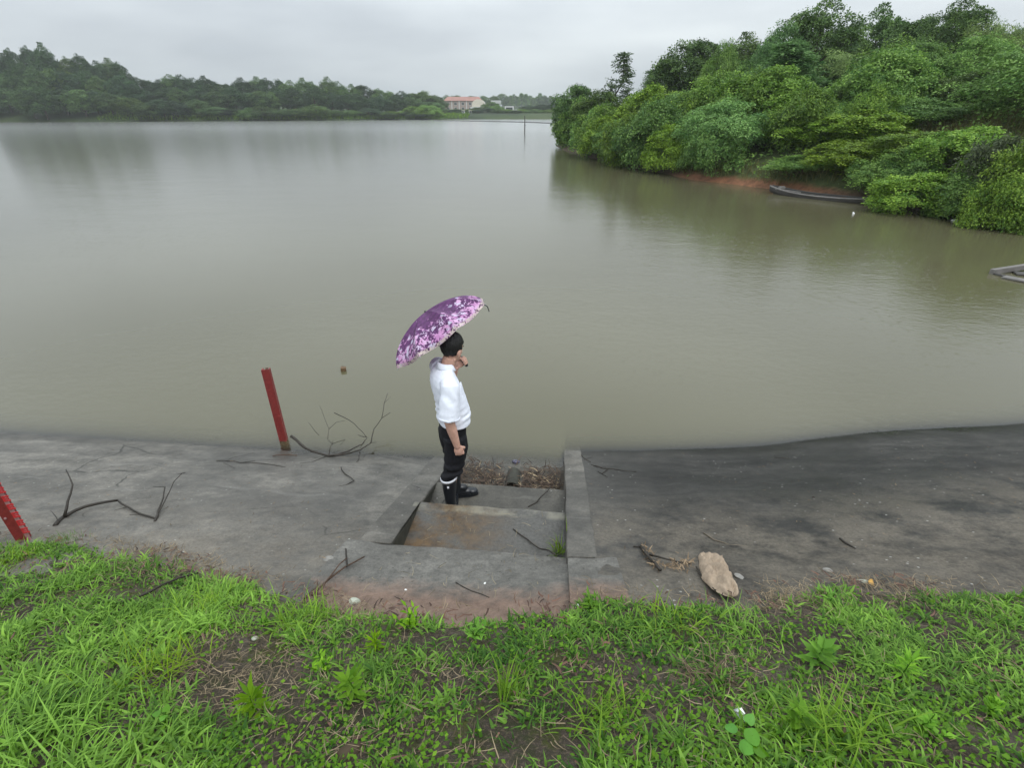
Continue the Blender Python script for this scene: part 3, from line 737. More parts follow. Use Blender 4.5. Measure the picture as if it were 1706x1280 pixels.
BT = [
 # front of the wooded point, along the water
 ('camphor', 'waterside_tree', 962, 138, 40, 60, 'mid green tree at the very tip of the wooded point, drooping to the water'),
 ('camphor', 'waterside_tree', 1006, 152, 46, 56, 'dark rounded tree on the wooded point, second in from its tip'),
 ('shrub', 'waterside_shrub', 950, 200, 28, 60, 'low ragged shrub overhanging the water at the tip of the wooded point'),
 ('sparse', 'slender_tree', 1038, 88, 34, 64, 'slender dark tree with a thin see-through top rising above the wooded point'),
 ('sparse', 'slender_tree', 1086, 118, 28, 66, 'small thin tree just right of the slender dark tree on the point'),
 ('mulberry', 'leafy_tree', 1088, 148, 50, 46, 'bright yellow green tree with layered leaves on the wooded point'),
 ('mulberry', 'leafy_tree', 1066, 196, 50, 42, 'yellow green low tree bulging over the water below the bright layered tree'),
 ('feather', 'willowy_tree', 1136, 158, 56, 43, 'pale green willowy tree with drooping feathery foliage right of the bright layered tree'),
 ('camphor', 'broadleaf_tree', 1162, 62, 56, 60, 'dark round broadleaf tree on the skyline left of the paler tall tree'),
 ('feather', 'tall_tree', 1208, 78, 32, 55, 'narrow light green tree standing between two dark skyline trees'),
 ('camphor', 'broadleaf_tree', 1240, 66, 46, 58, 'dark broadleaf tree on the skyline with yellowish tips, right of the narrow light one'),
 ('feather', 'feathery_tree', 1215, 168, 72, 33, 'large feathery grey green tree leaning over the shore left of the red earth'),
 ('shrub', 'waterside_shrub', 1200, 215, 50, 31.5, 'dense dark green shrub at the foot of the large feathery shore tree'),
 ('spire', 'layered_tree', 1322, 72, 66, 39, 'tall mid green tree with layered boughs standing above the bare red bank'),
 ('camphor', 'broadleaf_tree', 1372, 12, 66, 52, 'big dark rounded tree forming the first high crest of the skyline'),
 ('feather', 'feathery_tree', 1310, 50, 46, 50, 'lighter feathery tree tucked left of the big dark crest tree'),
 ('camphor', 'broadleaf_tree', 1478, 22, 56, 56, 'rounded mid green tree forming the second crest of the skyline'),
 ('bamboo', 'bamboo_clump', 1462, 66, 66, 45, 'pale yellowish bamboo clump below the second skyline crest'),
 ('bamboo', 'bamboo_clump', 1400, 140, 60, 38, 'light green bamboo clump in mid slope right of the tall layered tree'),
 ('camphor', 'broadleaf_tree', 1546, 24, 46, 52, 'dark jagged tree on the skyline between two lighter bamboo clumps'),
 ('camphor', 'broadleaf_tree', 1612, 6, 50, 48, 'dark spiky topped tree, the highest on the skyline near the right edge'),
 ('bamboo', 'bamboo_clump', 1560, 74, 70, 40, 'grey green bamboo clump below the dark jagged skyline tree'),
 ('bamboo', 'bamboo_clump', 1690, 14, 56, 38, 'pale arching bamboo at the top right corner of the photograph'),
 ('feather', 'feathery_tree', 1640, 60, 66, 36, 'soft grey green tree in front of the highest skyline tree'),
 ('camphor', 'broadleaf_tree', 1660, 112, 66, 31, 'dark blue green tree shading the upper slope near the right edge'),
 ('feather', 'feathery_tree', 1500, 112, 60, 36, 'light green feathery tree in the middle of the upper slope'),
 ('feather', 'feathery_tree', 1270, 118, 46, 45, 'dark feathery tree behind the large shore tree and left of the tall layered tree'),
 ('shrub', 'leafy_shrub', 1390, 176, 56, 33, 'rounded green shrub on mid slope right of the tall layered tree'),
 ('mulberry', 'mulberry_shrub', 1372, 196, 66, 30.5, 'yellow green spreading shrub above the bare red earth patch'),
 ('mulberry', 'mulberry_shrub', 1450, 186, 72, 29, 'broad layered shrub in the middle of the slope above the boat'),
 ('shrub', 'leafy_shrub', 1536, 168, 60, 30, 'grey green shrub below the dry grass of the upper slope'),
 ('mulberry', 'mulberry_shrub', 1345, 262, 54, 27.4, 'low bright shrub spreading over the bow of the moored boat'),
 ('mulberry', 'mulberry_shrub', 1420, 238, 66, 26, 'dense layered shrub overhanging the middle of the moored boat'),
 ('shrub', 'leafy_shrub', 1490, 262, 56, 23.5, 'dark green shrub overhanging the stern of the moored boat'),
 ('mulberry', 'mulberry_shrub', 1542, 222, 72, 24.8, 'large yellow green shrub with flat sprays right of the boat'),
 ('mulberry', 'mulberry_shrub', 1540, 292, 66, 20.9, 'bright yellow green shrub hanging over the shore right of the boat'),
 ('mulberry', 'mulberry_shrub', 1625, 216, 72, 22.5, 'tall layered shrub beside the dry grass near the right edge'),
 ('shrub', 'leafy_shrub', 1622, 290, 60, 19.6, 'dark green shrub at the water above the floating white litter'),
 ('greyshrub', 'grey_shrub', 1686, 232, 54, 19.5, 'dull grey green shrub at the right edge of the photograph'),
 ('shrub', 'leafy_shrub', 1690, 308, 50, 17.6, 'dark shrub leaning over shadowed water at the right edge'),
 ('shrub', 'leafy_shrub', 1735, 250, 60, 18.2, 'dark shrub cut by the right edge of the photograph'),
 ('feather', 'feathery_tree', 1790, 60, 120, 26, 'tall feathery tree just outside the right edge'),
 ('shrub', 'waterside_shrub', 1115, 240, 44, 36.5, 'low dark shrub on the shore below the willowy tree'),
 ('shrub', 'leafy_shrub', 1265, 215, 38, 34, 'shrub behind the large feathery shore tree, right side'),
 ('shrub', 'waterside_shrub', 1025, 215, 40, 49, 'dark low shrub at the water between the point tip and the yellow green tree'),
 ('camphor', 'broadleaf_tree', 1420, 60, 40, 60, 'dark tree filling the dip between the two skyline crests'),
]
for kind, nm, px, top, hw, Y, lab in BT:
    bank_tree(kind, nm, px, top, hw, Y, lab, 'shrub' if 'shrub' in nm else ('bamboo' if 'bamboo' in nm else 'tree'))

ORD = ['first', 'second', 'third', 'fourth', 'fifth', 'sixth', 'seventh', 'eighth', 'ninth', 'tenth', 'eleventh', 'twelfth', 'thirteenth', 'fourteenth', 'fifteenth', 'sixteenth', 'seventeenth', 'eighteenth', 'nineteenth', 'twentieth']
ORD += ['twenty-'+q for q in ORD[:9]]+['thirtieth']+['thirty-'+q for q in ORD[:9]]+['fortieth']
# shrubs filling the slope between the larger trees
sl_ = random.Random(8); c_ = 0; tries = 0
while c_ < 22 and tries < 900:
    tries += 1
    px, Y = sl_.uniform(1180, 1720), sl_.uniform(25, 52); q = atY(px, 200, Y); d = float(lake_d([q.x], [Y])[0])
    if not 3.0 < d < 17: continue
    z = float(H_bank([q.x], [Y])[0]); sx, sy = pix((q.x, Y, z))
    if 1540 < sx < 1700 and 165 < sy < 225: continue                   # the patch of dry grass stays open
    kd = sl_.choice(['shrub', 'mulberry', 'feather', 'shrub']); hgt = sl_.uniform(1.8, 3.6)
    plant_tree(kd, 'slope_shrub', q.x, Y, z-.1, hgt, hgt*sl_.uniform(.6, .8), f'{dict(shrub="dark green", mulberry="yellow green", feather="feathery")[kd]} shrub filling the middle of the right slope, {ORD[c_]} in planting order', 'shrub', 'shrubs filling the right slope'); c_ += 1
bk = random.Random(3)
for k in range(12):
    px = 1130+k*52+bk.uniform(-12, 12)
    bank_tree(bk.choice(['camphor', 'feather']), 'rear_tree', px, float(np.interp(px, [1130, 1160, 1240, 1290, 1372, 1430, 1480, 1540, 1612, 1700], [96, 78, 84, 66, 34, 62, 40, 48, 30, 40]))+bk.uniform(0, 10), 40, 63+bk.uniform(-2, 3), f'tree at the back of the right hill seen between nearer crowns, {ORD[k]} from the left', group='trees behind the right hill crest')

# a fringe of shrubs along the waterline of the wooded point (with a gap at the red earth)
fr_ = random.Random(21); sh_pts = []
seg = LAKE[12:22][::-1]
for i in range(len(seg)-1):
    p, q = Vector(seg[i]), Vector(seg[i+1]); n = max(1, int((q-p).length/1.75))
    for k in range(n): sh_pts.append(p.lerp(q, (k+.5)/n))
c_ = 0
for p in sh_pts:
    if 24.2 < p.y < 31.5: continue
    dv = Vector((1, .35)).normalized() if p.y < 60 else Vector((1, -.2))
    x, y = p.x+dv.x*fr_.uniform(.3, 1.0)+(.9 if p.y > 50 else .3), p.y+dv.y*.5
    hgt = fr_.uniform(1.7, 3.0)*(1.15 if p.y > 34 else .85)
    plant_tree(fr_.choice(['shrub', 'shrub', 'mulberry', 'feather']), 'waterside_shrub', x, y, float(H_bank([x], [y])[0])-.15, hgt, hgt*fr_.uniform(.62, .8), f'leafy shrub at the waterline of the wooded bank, {ORD[c_]} counted from the tip', 'shrub', 'shrubs along the right shore'); c_ += 1

# ------------------------------------------------------------------ far woods
frs = random.Random(5)
SKX = [-60, 0, 60, 100, 130, 165, 200, 222, 240, 262, 300, 350, 400, 450, 500, 560, 600, 640, 670, 700, 735]
SKY = [86, 84, 79, 92, 95, 100, 100, 122, 140, 128, 130, 130, 133, 133, 130, 137, 142, 148, 151, 155, 160]
def far_tree(kind, nm, px, top, hw, D, lab, group, cat='tree', zoff=0.):
    r = ray(px, 200); t = D/r.y; x = r.x*t
    p = atY(px, top, D); z = float(H_far([p.x], [p.y])[0])-.1
    cz = D*math.cos(CAM_P)
    return plant_tree(kind, nm, p.x, p.y, z, max(1.5, p.z-z), hw*cz/CAM_F, lab, cat, group)
def shore_D(px):
    """distance of the far shore along a photo column"""
    r = ray(px, 200)
    for k in range(90, 330):
        if lake_d([r.x/r.y*k], [k])[0] > 0: return float(k)
    return 262.
rows = [('skyline', 0, 30, 38, 17, -30, 735, 0), ('middle', 1, 15, 28, 20, -40, 725, 14), ('waterside', 2, 4.5, 26, 22, -35, 715, 34)]
for rn, ri, back, n, hw, x0, x1, dn in rows:
    nn = n
    for k in range(nn):
        px = x0+(x1-x0)*(k+.5)/nn+frs.uniform(-7, 7)
        tp = float(np.interp(px, SKX, SKY)); base = 200
        fr = {0: 0, 1: .22, 2: .52 if px < 340 else .66}[ri]+frs.uniform(-.04, .10)
        top = tp+(base-tp)*fr+(frs.uniform(-3, 3) if ri == 0 else 0)
        D = shore_D(px)+back+frs.uniform(-3, 3)
        kind = frs.choice(['darkwood', 'darkwood', 'camphor', 'darkwood', 'darkwood', 'camphor'] if ri < 2 else ['darkwood', 'camphor', 'camphor', 'shrub'])
        col = {'darkwood': 'very dark green rounded', 'camphor': 'dark green rounded', 'feather': 'mid green loose', 'mulberry': 'lighter green spreading', 'shrub': 'low green bushy'}[kind]
        far_tree(kind, 'distant_tree', px, top, hw*frs.uniform(.85, 1.2), D,
                 f'{col} tree, {rn} row of far left wood, {ORD[k]} from left', 'trees of the far left wood')
# bright reeds and bushes at the foot of the far wood
for k, (px, top, hw) in enumerate([(470, 183, 26), (505, 186, 20), (530, 187, 18), (650, 186, 20), (690, 178, 22), (715, 176, 20), (728, 186, 10), (345, 186, 20), (395, 188, 16)]):
    far_tree(frs.choice(['shrub', 'mulberry']), 'distant_bush', px, top, hw, shore_D(px)+5, f'pale green bush on the far meadow shore, {ORD[k]} of its kind placed', 'bushes on the far shore', 'bush')
# around the houses
spec = [(880, 176, 16, 300, 'darkwood'), (905, 174, 16, 300, 'darkwood'), (925, 172, 16, 300, 'darkwood'), (812, 180, 13, 295, 'darkwood'), (830, 186, 10, 284, 'camphor'), (858, 191, 10, 284, 'camphor'), (722, 176, 9, 290, 'darkwood'), (760, 182, 13, 286, 'darkwood'), (795, 184, 12, 286, 'darkwood'), (745, 184, 10, 300, 'camphor'), (760, 184, 16, 290, 'shrub'), (778, 186, 12, 288, 'shrub'), (800, 178, 14, 300, 'camphor'), (818, 170, 15, 310, 'camphor'), (828, 176, 12, 300, 'shrub'), (845, 188, 13, 290, 'shrub'), (868, 187, 12, 292, 'shrub'), (890, 187, 14, 290, 'shrub'), (915, 188, 12, 290, 'shrub'), (745, 160, 12, 480, 'camphor'), (760, 158, 12, 500, 'camphor'), (785, 159, 12, 500, 'camphor'), (805, 160, 12, 500, 'camphor'), (822, 160, 10, 480, 'camphor')]
for k, (px, top, hw, D, kd) in enumerate(spec):
    far_tree(kd, 'distant_tree', px, top, hw, D, f'hazy green tree around the far houses, {ORD[k]} listed from the near shore', 'trees around the far houses')
for k in range(20):
    px = 838+k*6.2+frs.uniform(-1.5, 1.5); kd = frs.choice(['spire', 'spire', 'camphor'])
    far_tree(kd, 'distant_tree', px, 158+frs.uniform(-3, 5)+(4 if px > 900 else 0), 7 if kd == 'spire' else 10, 640+frs.uniform(-15, 15), f'blue grey hazy tree of the farthest treeline, {ORD[k]} from the left', 'trees of the farthest treeline')

# ------------------------------------------------------------------ far houses
M['pinkwall'] = simple('pinkish_render', (.36, .28, .245), .8, .15, 1.5)
M['whitewall'] = simple('white_render', (.55, .55, .54), .7, .08, 1.5)
M['redroof'] = simple('red_roof_tiles', (.30, .155, .125), .8, .25, 2.5)
M['glass'] = simple('dark_window_glass', (.05, .06, .065), .2, .1, 1)
M['arch'] = simple('cream_sheeting', (.66, .60, .50), .6, .1, 1)
def P0(px, py, Y): return atY(px, py, Y)
D = 330.
def far_ground_z(px): 
    r = ray(px, 180); return float(H_far([r.x/r.y*D], [D])[0])
a = P0(741, 182, D); b = P0(802, 182, D); zt = P0(741, 167.5, D).z; z0 = min(a.z, far_ground_z(770))-.3
hb = tag(empty('long_house', ((a.x+b.x)/2, D, z0)), 'long pinkish multi storey house with a red tiled roof on the far shore', 'house')
Wd = b.x-a.x; Hh = zt-z0
MB().box((0, 4.5, Hh/2), (Wd, 9, Hh)).build('wall', M['pinkwall'], hb)
rf = MB(); rh = P0(741, 160.5, D).z-zt
rf.add([(-Wd/2-.5, -.6, Hh), (Wd/2+.5, -.6, Hh), (Wd/2+.5, 9.6, Hh), (-Wd/2-.5, 9.6, Hh), (-Wd/2+1.5, 4.5, Hh+rh), (Wd/2-1.5, 4.5, Hh+rh)],
       [(3, 2, 1, 0), (0, 1, 5, 4), (1, 2, 5), (2, 3, 4, 5), (3, 0, 4)]); rf.build('roof', M['redroof'], hb)
for k in range(6):
    MB().box((-Wd/2+Wd*k/5, -.06, Hh/2-.002), (.55, .3, Hh-.01)).build('pilaster', M['whitewall'], hb)
wm = MB().box((0, 0, 0), (1.3, .12, 1.35)).mesh('window', M['glass']); fm = MB()
for dx, dz, sx, sz in ((-.7, 0, .12, 1.5), (.7, 0, .12, 1.5), (0, .72, 1.5, .12), (0, -.72, 1.6, .14), (0, 0, .07, 1.34)): fm.box((dx, -.05, dz), (sx, .1, sz))
fm = fm.mesh('window_frame', M['whitewall'])
for k in range(5):
    for q in range(2):
        wo = link('window', wm, hb); wo.location = (-Wd/2+Wd*(k+.5)/5, -.03, Hh*(.32+.42*q)); link('window_frame', fm, wo)
c = P0(797, 173, D-8); r_ = 4.6; ah = tag(empty('arched_hall', (c.x, D-8, far_ground_z(797)-.3)), 'cream round topped gable hall beside the long red roofed house', 'building')
zz = P0(797, 174, D-8).z-ah.location.z; th = P0(797, 165, D-8).z-ah.location.z-zz
mb = MB(); pr = [(-3.6, 0), (3.6, 0), (3.6, zz)]+[(3.6*math.cos(t), zz+th*math.sin(t)) for t in np.linspace(.2, math.pi-.2, 12)]+[(-3.6, zz)]
n = len(pr); mb.add([(x, 0, z) for x, z in pr]+[(x, 7, z) for x, z in pr], [tuple(range(n)), tuple(range(2*n-1, n-1, -1))]+[(i+n, i, (i+1) % n, (i+1) % n+n)[::-1] for i in range(n)])
mb.build('wall', M['arch'], ah); MB().box((-1.5, -.3, zz*.62), (6, .5, .9)).build('white_band', M['whitewall'], ah)
def frame_house(name, px0, px1, py0, py1, Dh, lab):
    a = P0(px0, py1, Dh); b = P0(px1, py0, Dh); gz = min(a.z, float(H_far([a.x], [Dh])[0]))-.3
    e = tag(empty(name, ((a.x+b.x)/2, Dh, gz)), lab, 'house'); w_ = b.x-a.x; zl = a.z-gz; zh = b.z-gz
    t_ = w_*.13
    MB().box((0, 2.6, (zl+zh)/2-.1), (w_*.86, 4.6, zh-zl-.4)).build('window', M['glass'], e)
    for nm, cx, cz, sx, sz in (('post', -w_/2+t_/2, (zl+zh)/2, t_, zh-zl-2*t_), ('post', w_/2-t_/2, (zl+zh)/2, t_, zh-zl-2*t_), ('roof_slab', 0, zh-t_/2, w_, t_), ('floor_slab', 0, zl+t_/2, w_, t_)):
        MB().box((cx, 2.2, cz), (sx, 5.2, sz)).build(nm, M['whitewall'], e)
    MB().box((0, 2.6, zl/2-.3), (w_*.9, 4.4, zl+.2)).build('wall', M['whitewall'], e)
frame_house('frame_house', 841, 856, 176.5, 185, 300, 'white modern house with an open square frame among the far trees')
frame_house('frame_house', 856.5, 864.5, 182.5, 190, 296, 'smaller white framed annex stepping down right of the modern white house')
frame_house('garden_house', 818, 834, 167, 172, 315, 'pale low building between the arched hall and the modern white house')
for px, py, s in ((772, 189.5, .9), (784, 189, 1.0)):
    p = P0(px, py, 285); z0 = float(H_far([p.x], [285])[0])-.2; e = tag(empty('white_shed', (p.x, 285, z0)), 'small white shed half hidden in bushes, %s one below the long house' % ('left' if px < 775 else 'right'), 'shed', 'white sheds below the long house')
    h_ = max(1.2, p.z+.2-z0); MB().box((0, 0, h_/2), (s*1.6, 2, h_)).build('wall', M['whitewall'], e); MB().box((0, 0, h_+.1), (s*1.9, 2.4, .2)).build('roof', M['arch'], e); MB().box((0, -1.02, h_*.6), (.6, .06, .7)).build('window', M['glass'], e)
# floating boom across the far water
M['float'] = simple('grey_foam_float', (.13, .13, .13), .6, .3, 3)
bm_ = tag(empty('floating_boom', atz(820, 202.3, .1)), 'long low floating boom lying across the far end of the water', 'boom')
pa = [atz(px, py, .1)-bm_.location for px, py in ((722, 200.8), (765, 200.9), (800, 201.6), (845, 202.6), (880, 203.2), (925, 205.3), (960, 206))]
for k in range(len(pa)-1): MB().tube([pa[k], pa[k+1]*.98+pa[k]*.02], .17, 6).build('float_pipe', M['float'], bm_)
p = atz(874, 222, 0); pm = tag(empty('marker_pole', (p.x, p.y, 0)), 'thin dark pole standing in the open water far out', 'pole')
MB().tube([(0, 0, -1.5), (.02, 0, .7), (0, 0, atY(874, 192.5, p.y).z)], [.09, .085, .06], 8).build('shaft', M['stick'], pm); MB().tube([(-.05, 0, 1.2), (.16, 0, 1.24)], .05, 6).build('peg', M['stick'], pm)

# ------------------------------------------------------------------ boat under the shrubs
M['boatwood'] = simple('weathered_boat_wood', (.050, .046, .042), .6, .35, 6, .4, .01, .4, stretch=(.3, 2, 2))
M['boatpale'] = simple('worn_gunwale_wood', (.15, .14, .13), .6, .3, 8, .4, .01, .4)
M['white'] = simple('white_foam', (.75, .75, .73), .6, .06, 20)
A_, B_ = atz(1280, 322, 0), atz(1450, 341, 0)
bd = (B_-A_); Lb = bd.length
boat = tag(empty('rowing_boat', (A_+B_)/2+Vector((.12, .12, .0)), math.atan2(bd.y, bd.x)), 'long narrow dark wooden boat moored under overhanging shrubs at the red shore', 'boat')
def hull_sec(f, inner=False):
    x = -Lb/2+Lb*f; s = 2*f-1
    wd = .50*(1-abs(s)**2.6*.72); sh = .12+.20*max(0, -s)**2.2+.08*max(0, s)**2.2
    bt = -.16+.26*abs(s)**3
    return x, wd, sh, bt
def hull(ins):
    mb = MB(); nn = 17; vs = []
    for k in range(nn):
        x, wd, sh, bt = hull_sec(k/(nn-1)); wd -= ins; b2 = bt+ins; t2 = sh
        if ins: x *= .985
        for y, z in ((-wd, t2), (-wd*.92, (t2+b2)/2), (-wd*.66, b2), (wd*.66, b2), (wd*.92, (t2+b2)/2), (wd, t2)): vs.append((x, y, z))
    fs = []
    for k in range(nn-1):
        for j in range(5): q = (k*6+j, k*6+j+1, k*6+j+7, k*6+j+6); fs.append(q if ins else q[::-1])
    e0 = tuple(range(6)); e1 = tuple((nn-1)*6+j for j in range(6))
    fs += [e0 if not ins else e0[::-1], e1[::-1] if not ins else e1]
    return mb.add(vs, fs)
hl = hull(0); n0 = len(hl.v); hi = hull(.04); hl.add(hi.v, hi.f); hl.build('hull', M['boatwood'], boat)
for sg in (-1, 1):
    pts = [];
    for k in range(17): x, wd, sh, bt = hull_sec(k/16); pts.append((x, sg*(wd-.02), sh+.02))
    MB().tube(pts, .035, 6).build('gunwale', M['boatpale'] if sg < 0 else M['boatwood'], boat)
for f in (.10, .42, .68, .93):
    x, wd, sh, bt = hull_sec(f); MB().box((x, 0, sh-.05), (.34 if f in (.1, .93) else .2, wd*1.86, .04)).build('thwart', M['boatwood'], boat)
MB().box((-Lb*.30, -.12, .20), (1.1, .16, .05), Euler((0, .06, .2)).to_matrix()).build('plank', M['boatpale'], boat)
fo = tag(empty('foam_block', (boat.location.x-Lb*.36*math.cos(boat.rotation_euler.z)-.1, boat.location.y-Lb*.36*math.sin(boat.rotation_euler.z), .24), .4), 'small pale bundle lying in the bow of the moored boat', 'bundle')
bevel(MB().box((0, 0, .06), (.34, .2, .13), None, .8).build('bundle', M['boatpale'], fo), .03)
# sunken punt by the right edge
p0, p1 = atz(1652, 453, .05), atz(1730, 441, .12)
pu = tag(empty('sunken_punt', atz(1700, 460, 0)), 'broken grey wooden punt half sunk in the shallows at the right edge', 'boat')
def beam(a, b, w_, h_, mat, nm):
    a = a-pu.location; b = b-pu.location; d = b-a; Mx = d.to_track_quat('X', 'Z').to_matrix()
    bevel(MB().box((a+b)/2, (d.length, w_, h_), Mx).build(nm, mat, pu), .01)
beam(p0, p1, .10, .13, M['boatpale'], 'side_board')
beam(atz(1672, 461, .02), atz(1740, 474, .03), .26, .04, M['boatpale'], 'deck_board')
beam(atz(1690, 455, .02), atz(1745, 460, .02), .30, .04, M['boatwood'], 'deck_board')
beam(atz(1655, 458, -.02), atz(1672, 462, -.01), .10, .10, M['boatwood'], 'end_board')
for k, (px, py, s, lab) in enumerate([(1593, 367, .18, 'white plastic scrap floating at the shore below the dark shrubs'), (1422, 356, .045, 'tiny white scrap floating in front of the moored boat'), (1358, 330, .06, 'pale scrap on the water by the boat side')]):
    p = atz(px, py, .02); o = MB().ell((0, 0, 0), (s, s*.6, .05), None, 9, 5).ell((s*.8, .1, .01), (s*.45, s*.4, .05), None, 8, 5).build('plastic_scrap', M['white'], None, True); o.location = p; tag(o, lab, 'litter')

# ------------------------------------------------------------------ red gauge posts
def red_mat():
    m, t, o = mat_new('weathered_red_paint'); co = objco(t); a = noise(t, mapping(t, co, (1, 1, .5)), 9, 6, .7); b = noise(t, co, 45, 5, .7)
    c = ramp(t, b, [(.3, (.15, .017, .016)), (.7, (.26, .034, .03))])
    c = mixc(t, rng(t, a, .56, .68), c, (.06, .03, .024)); c = mixc(t, math_(t, 'MULTIPLY', rng(t, a, .36, .28), .5), c, (.36, .14, .12))
    principled(t, o, c, .55, b, .4, .004); return m
M['red'] = red_mat()
M['redmark'] = simple('red_gauge_print', (.50, .03, .035), .5, .2, 30); M['gaugewhite'] = simple('dirty_white_enamel', (.32, .17, .165), .45, .25, 18)
def channel(parent, w_, d_, zb, zt, notch=False):
    MB().box((0, 0, (zb+zt)/2), (w_, .012, zt-zb)).build('face_plate', M['red'], parent)
    for sg in (-1, 1):
        o = MB().box((sg*(w_/2-.006), d_/2+.006, (zb+zt)/2-.004), (.012, d_, zt-zb-.008)).build('flange', M['red'], parent)
p = atz(472, 735, 0); top = atY(442, 616, p.y).z
g1 = tag(empty('gauge_post', (p.x, p.y, 0), rad(12)), 'plain red steel post standing in the shallow water beside the dead branch', 'post')
channel(g1, .085, .055, -.45, top)
bevel(MB().box((.028, -.012, .15), (.03, .016, .42)).build('side_strip', M['red'], g1), .003)
MB().tube([(.012, .03, top-.03), (.012, .03, top+.012)], .016, 8).build('cap_bolt', M['stick_pale'], g1)
p = at(38, 902); g2 = tag(empty('gauge_post', (p.x, p.y, p.z), rad(22)), 'red staff gauge post with white scale marks rooted in the grass at the left edge', 'post')
channel(g2, .062, .045, -.35, 1.25)
pl = MB().box((.043, -.016, .60), (.026, .012, 1.2)).build('scale_plate', M['gaugewhite'], g2)
E_ = MB()
for dx, dz, sx, sz in ((-.010, 0, .008, .044), (.008, .017, .030, .010), (.006, 0, .024, .008), (.008, -.017, .030, .010)): E_.box((dx, 0, dz), (sx, .004, sz))
em = E_.mesh('scale_mark', M['redmark'])
for k in range(16):
    o = link('scale_mark', em, pl); o.location = (.054, -.024, .10+k*.07); o.rotation_euler = (0, 0, 0)
MB().box((.0335, -.018, .25), (.008, .012, .5)).build('edge_strip', M['red'], g2)
for z in (.22, .5, .8): MB().ell((-.01, -.012, z), (.009, .006, .009), None, 8, 5).build('bolt', M['gaugewhite'], g2)
p = atz(571, 617, 0); o = tag(empty('wooden_stump', (p.x, p.y, 0), .2), 'small brown square timber stub sticking out of the water', 'timber')
M['stub'] = simple('brown_timber', (.12, .072, .035), .7, .4, 30, .5)
bevel(MB().box((0, 0, -.12), (.075, .06, .36), Euler((.12, .1, 0)).to_matrix()).build('post_end', M['stub'], o), .004); bevel(MB().box((.006, -.006, .045), (.035, .052, .03), Euler((.12, .1, .2)).to_matrix()).build('notch', M['stick'], o), .004)

# ------------------------------------------------------------------ dead branches and sticks
def branch(name, polys, mat, lab, cat='branch', group=None):
    """polys: list of (pixel points with lift above the slope, r0, r1)"""
    base = None; mbs = []
    for pts, r0, r1 in polys:
        w_ = [at(q[0], q[1], q[2] if len(q) > 2 else r0) for q in pts]
        if len(w_) > 2:      # soften and roughen the line
            nw = []
            for i in range(len(w_)-1):
                nw.append(w_[i]); d = (w_[i+1]-w_[i]).length
                nw.append(w_[i].lerp(w_[i+1], .5)+Vector((frs.uniform(-1, 1), frs.uniform(-1, 1), frs.uniform(-.3, .6)))*d*.05)
            w_ = nw+[w_[-1]]
        if base is None: base = w_[0]
        mbs.append((w_, [r0+(r1-r0)*i/(len(w_)-1) for i in range(len(w_))]))
    if len(mbs) == 1:
        w_, rs_ = mbs[0]; o = MB().tube([q-base for q in w_], rs_, 7).build(name, mat, None, True); o.location = base; return tag(o, lab, cat, group)
    e = tag(empty(name, base), lab, cat, group)
    for i, (w_, rs_) in enumerate(mbs):
        MB().tube([q-base for q in w_], rs_, 7 if rs_[0] > .008 else 5).build('limb' if rs_[0] > .011 else ('side_branch' if rs_[0] > .005 else 'twig'), mat if i % 3 != 2 else M['stick'], e, True)
    return e
branch('dead_branch', [
 ([(485, 727, .20), (500, 740, .13), (520, 752, .06), (548, 760, .012), (575, 757, .02), (600, 750, .04), (618, 738, .08)], .017, .006),
 ([(618, 738, .08), (623, 715, .14), (636, 697, .20), (650, 688, .26)], .006, .003),
 ([(636, 697, .20), (640, 672, .30), (646, 655, .36)], .0042, .0024), ([(640, 672, .3), (652, 660, .32)], .002, .001),
 ([(548, 760, .015), (580, 752, .05), (604, 740, .10), (612, 729, .13), (596, 725, .16)], .010, .003),
 ([(604, 740, .1), (600, 747, .06)], .003, .002),
 ([(604, 720, .2), (590, 706, .25), (572, 695, .28), (557, 688, .32)], .0035, .005),
 ([(604, 720, .2), (611, 729, .13)], .003, .003),
 ([(548, 758, .02), (553, 740, .08), (546, 732, .11)], .006, .002), ([(553, 740, .08), (575, 733, .10), (566, 742, .07)], .004, .0015),
 ([(553, 740, .08), (556, 731, .10)], .003, .001), ([(546, 732, .11), (548, 715, .18), (538, 690, .25), (532, 676, .3)], .0030, .0018), ([(548, 715, .18), (560, 704, .2), (575, 701, .22)], .0030, .0018),
 ([(532, 726, .1), (520, 712, .16), (514, 704, .18)], .0030, .0018), ([(618, 738, .08), (628, 737, .1)], .004, .002),
 ([(545, 760, .01), (520, 770, .006), (500, 772, .006)], .003, .0015), ([(600, 752, .02), (598, 766, .008), (594, 770, .008)], .004, .0025)],
 M['stick'], 'large dead branch with fine twigs lying at the waterline right of the red post')
branch('dead_branch', [
 ([(92, 876), (105, 862, .02), (125, 851, .05), (160, 840, .06), (196, 834, .05)], .016, .010),
 ([(107, 861, .03), (113, 835, .14), (121, 808, .24), (110, 783, .32)], .011, .004),
 ([(196, 834, .05), (215, 846, .03), (235, 857, .02), (260, 865, .012)], .008, .007),
 ([(258, 869, .012), (263, 852, .03), (272, 830, .06), (275, 812, .10)], .009, .005), ([(275, 812, .1), (254, 811, .11)], .003, .0015),
 ([(264, 855, .03), (283, 818, .10), (303, 789, .14)], .006, .003), ([(303, 789, .14), (309, 788, .15)], .004, .003), ([(303, 789, .14), (296, 790, .15)], .003, .002),
 ([(212, 845, .03), (190, 851, .02)], .004, .0015), ([(235, 857, .02), (216, 858, .012)], .003, .0015), ([(97, 872, .03), (88, 855, .06), (84, 851, .06)], .004, .002)],
 M['stick'], 'crooked dead branch zigzagging over the concrete right of the staff gauge')
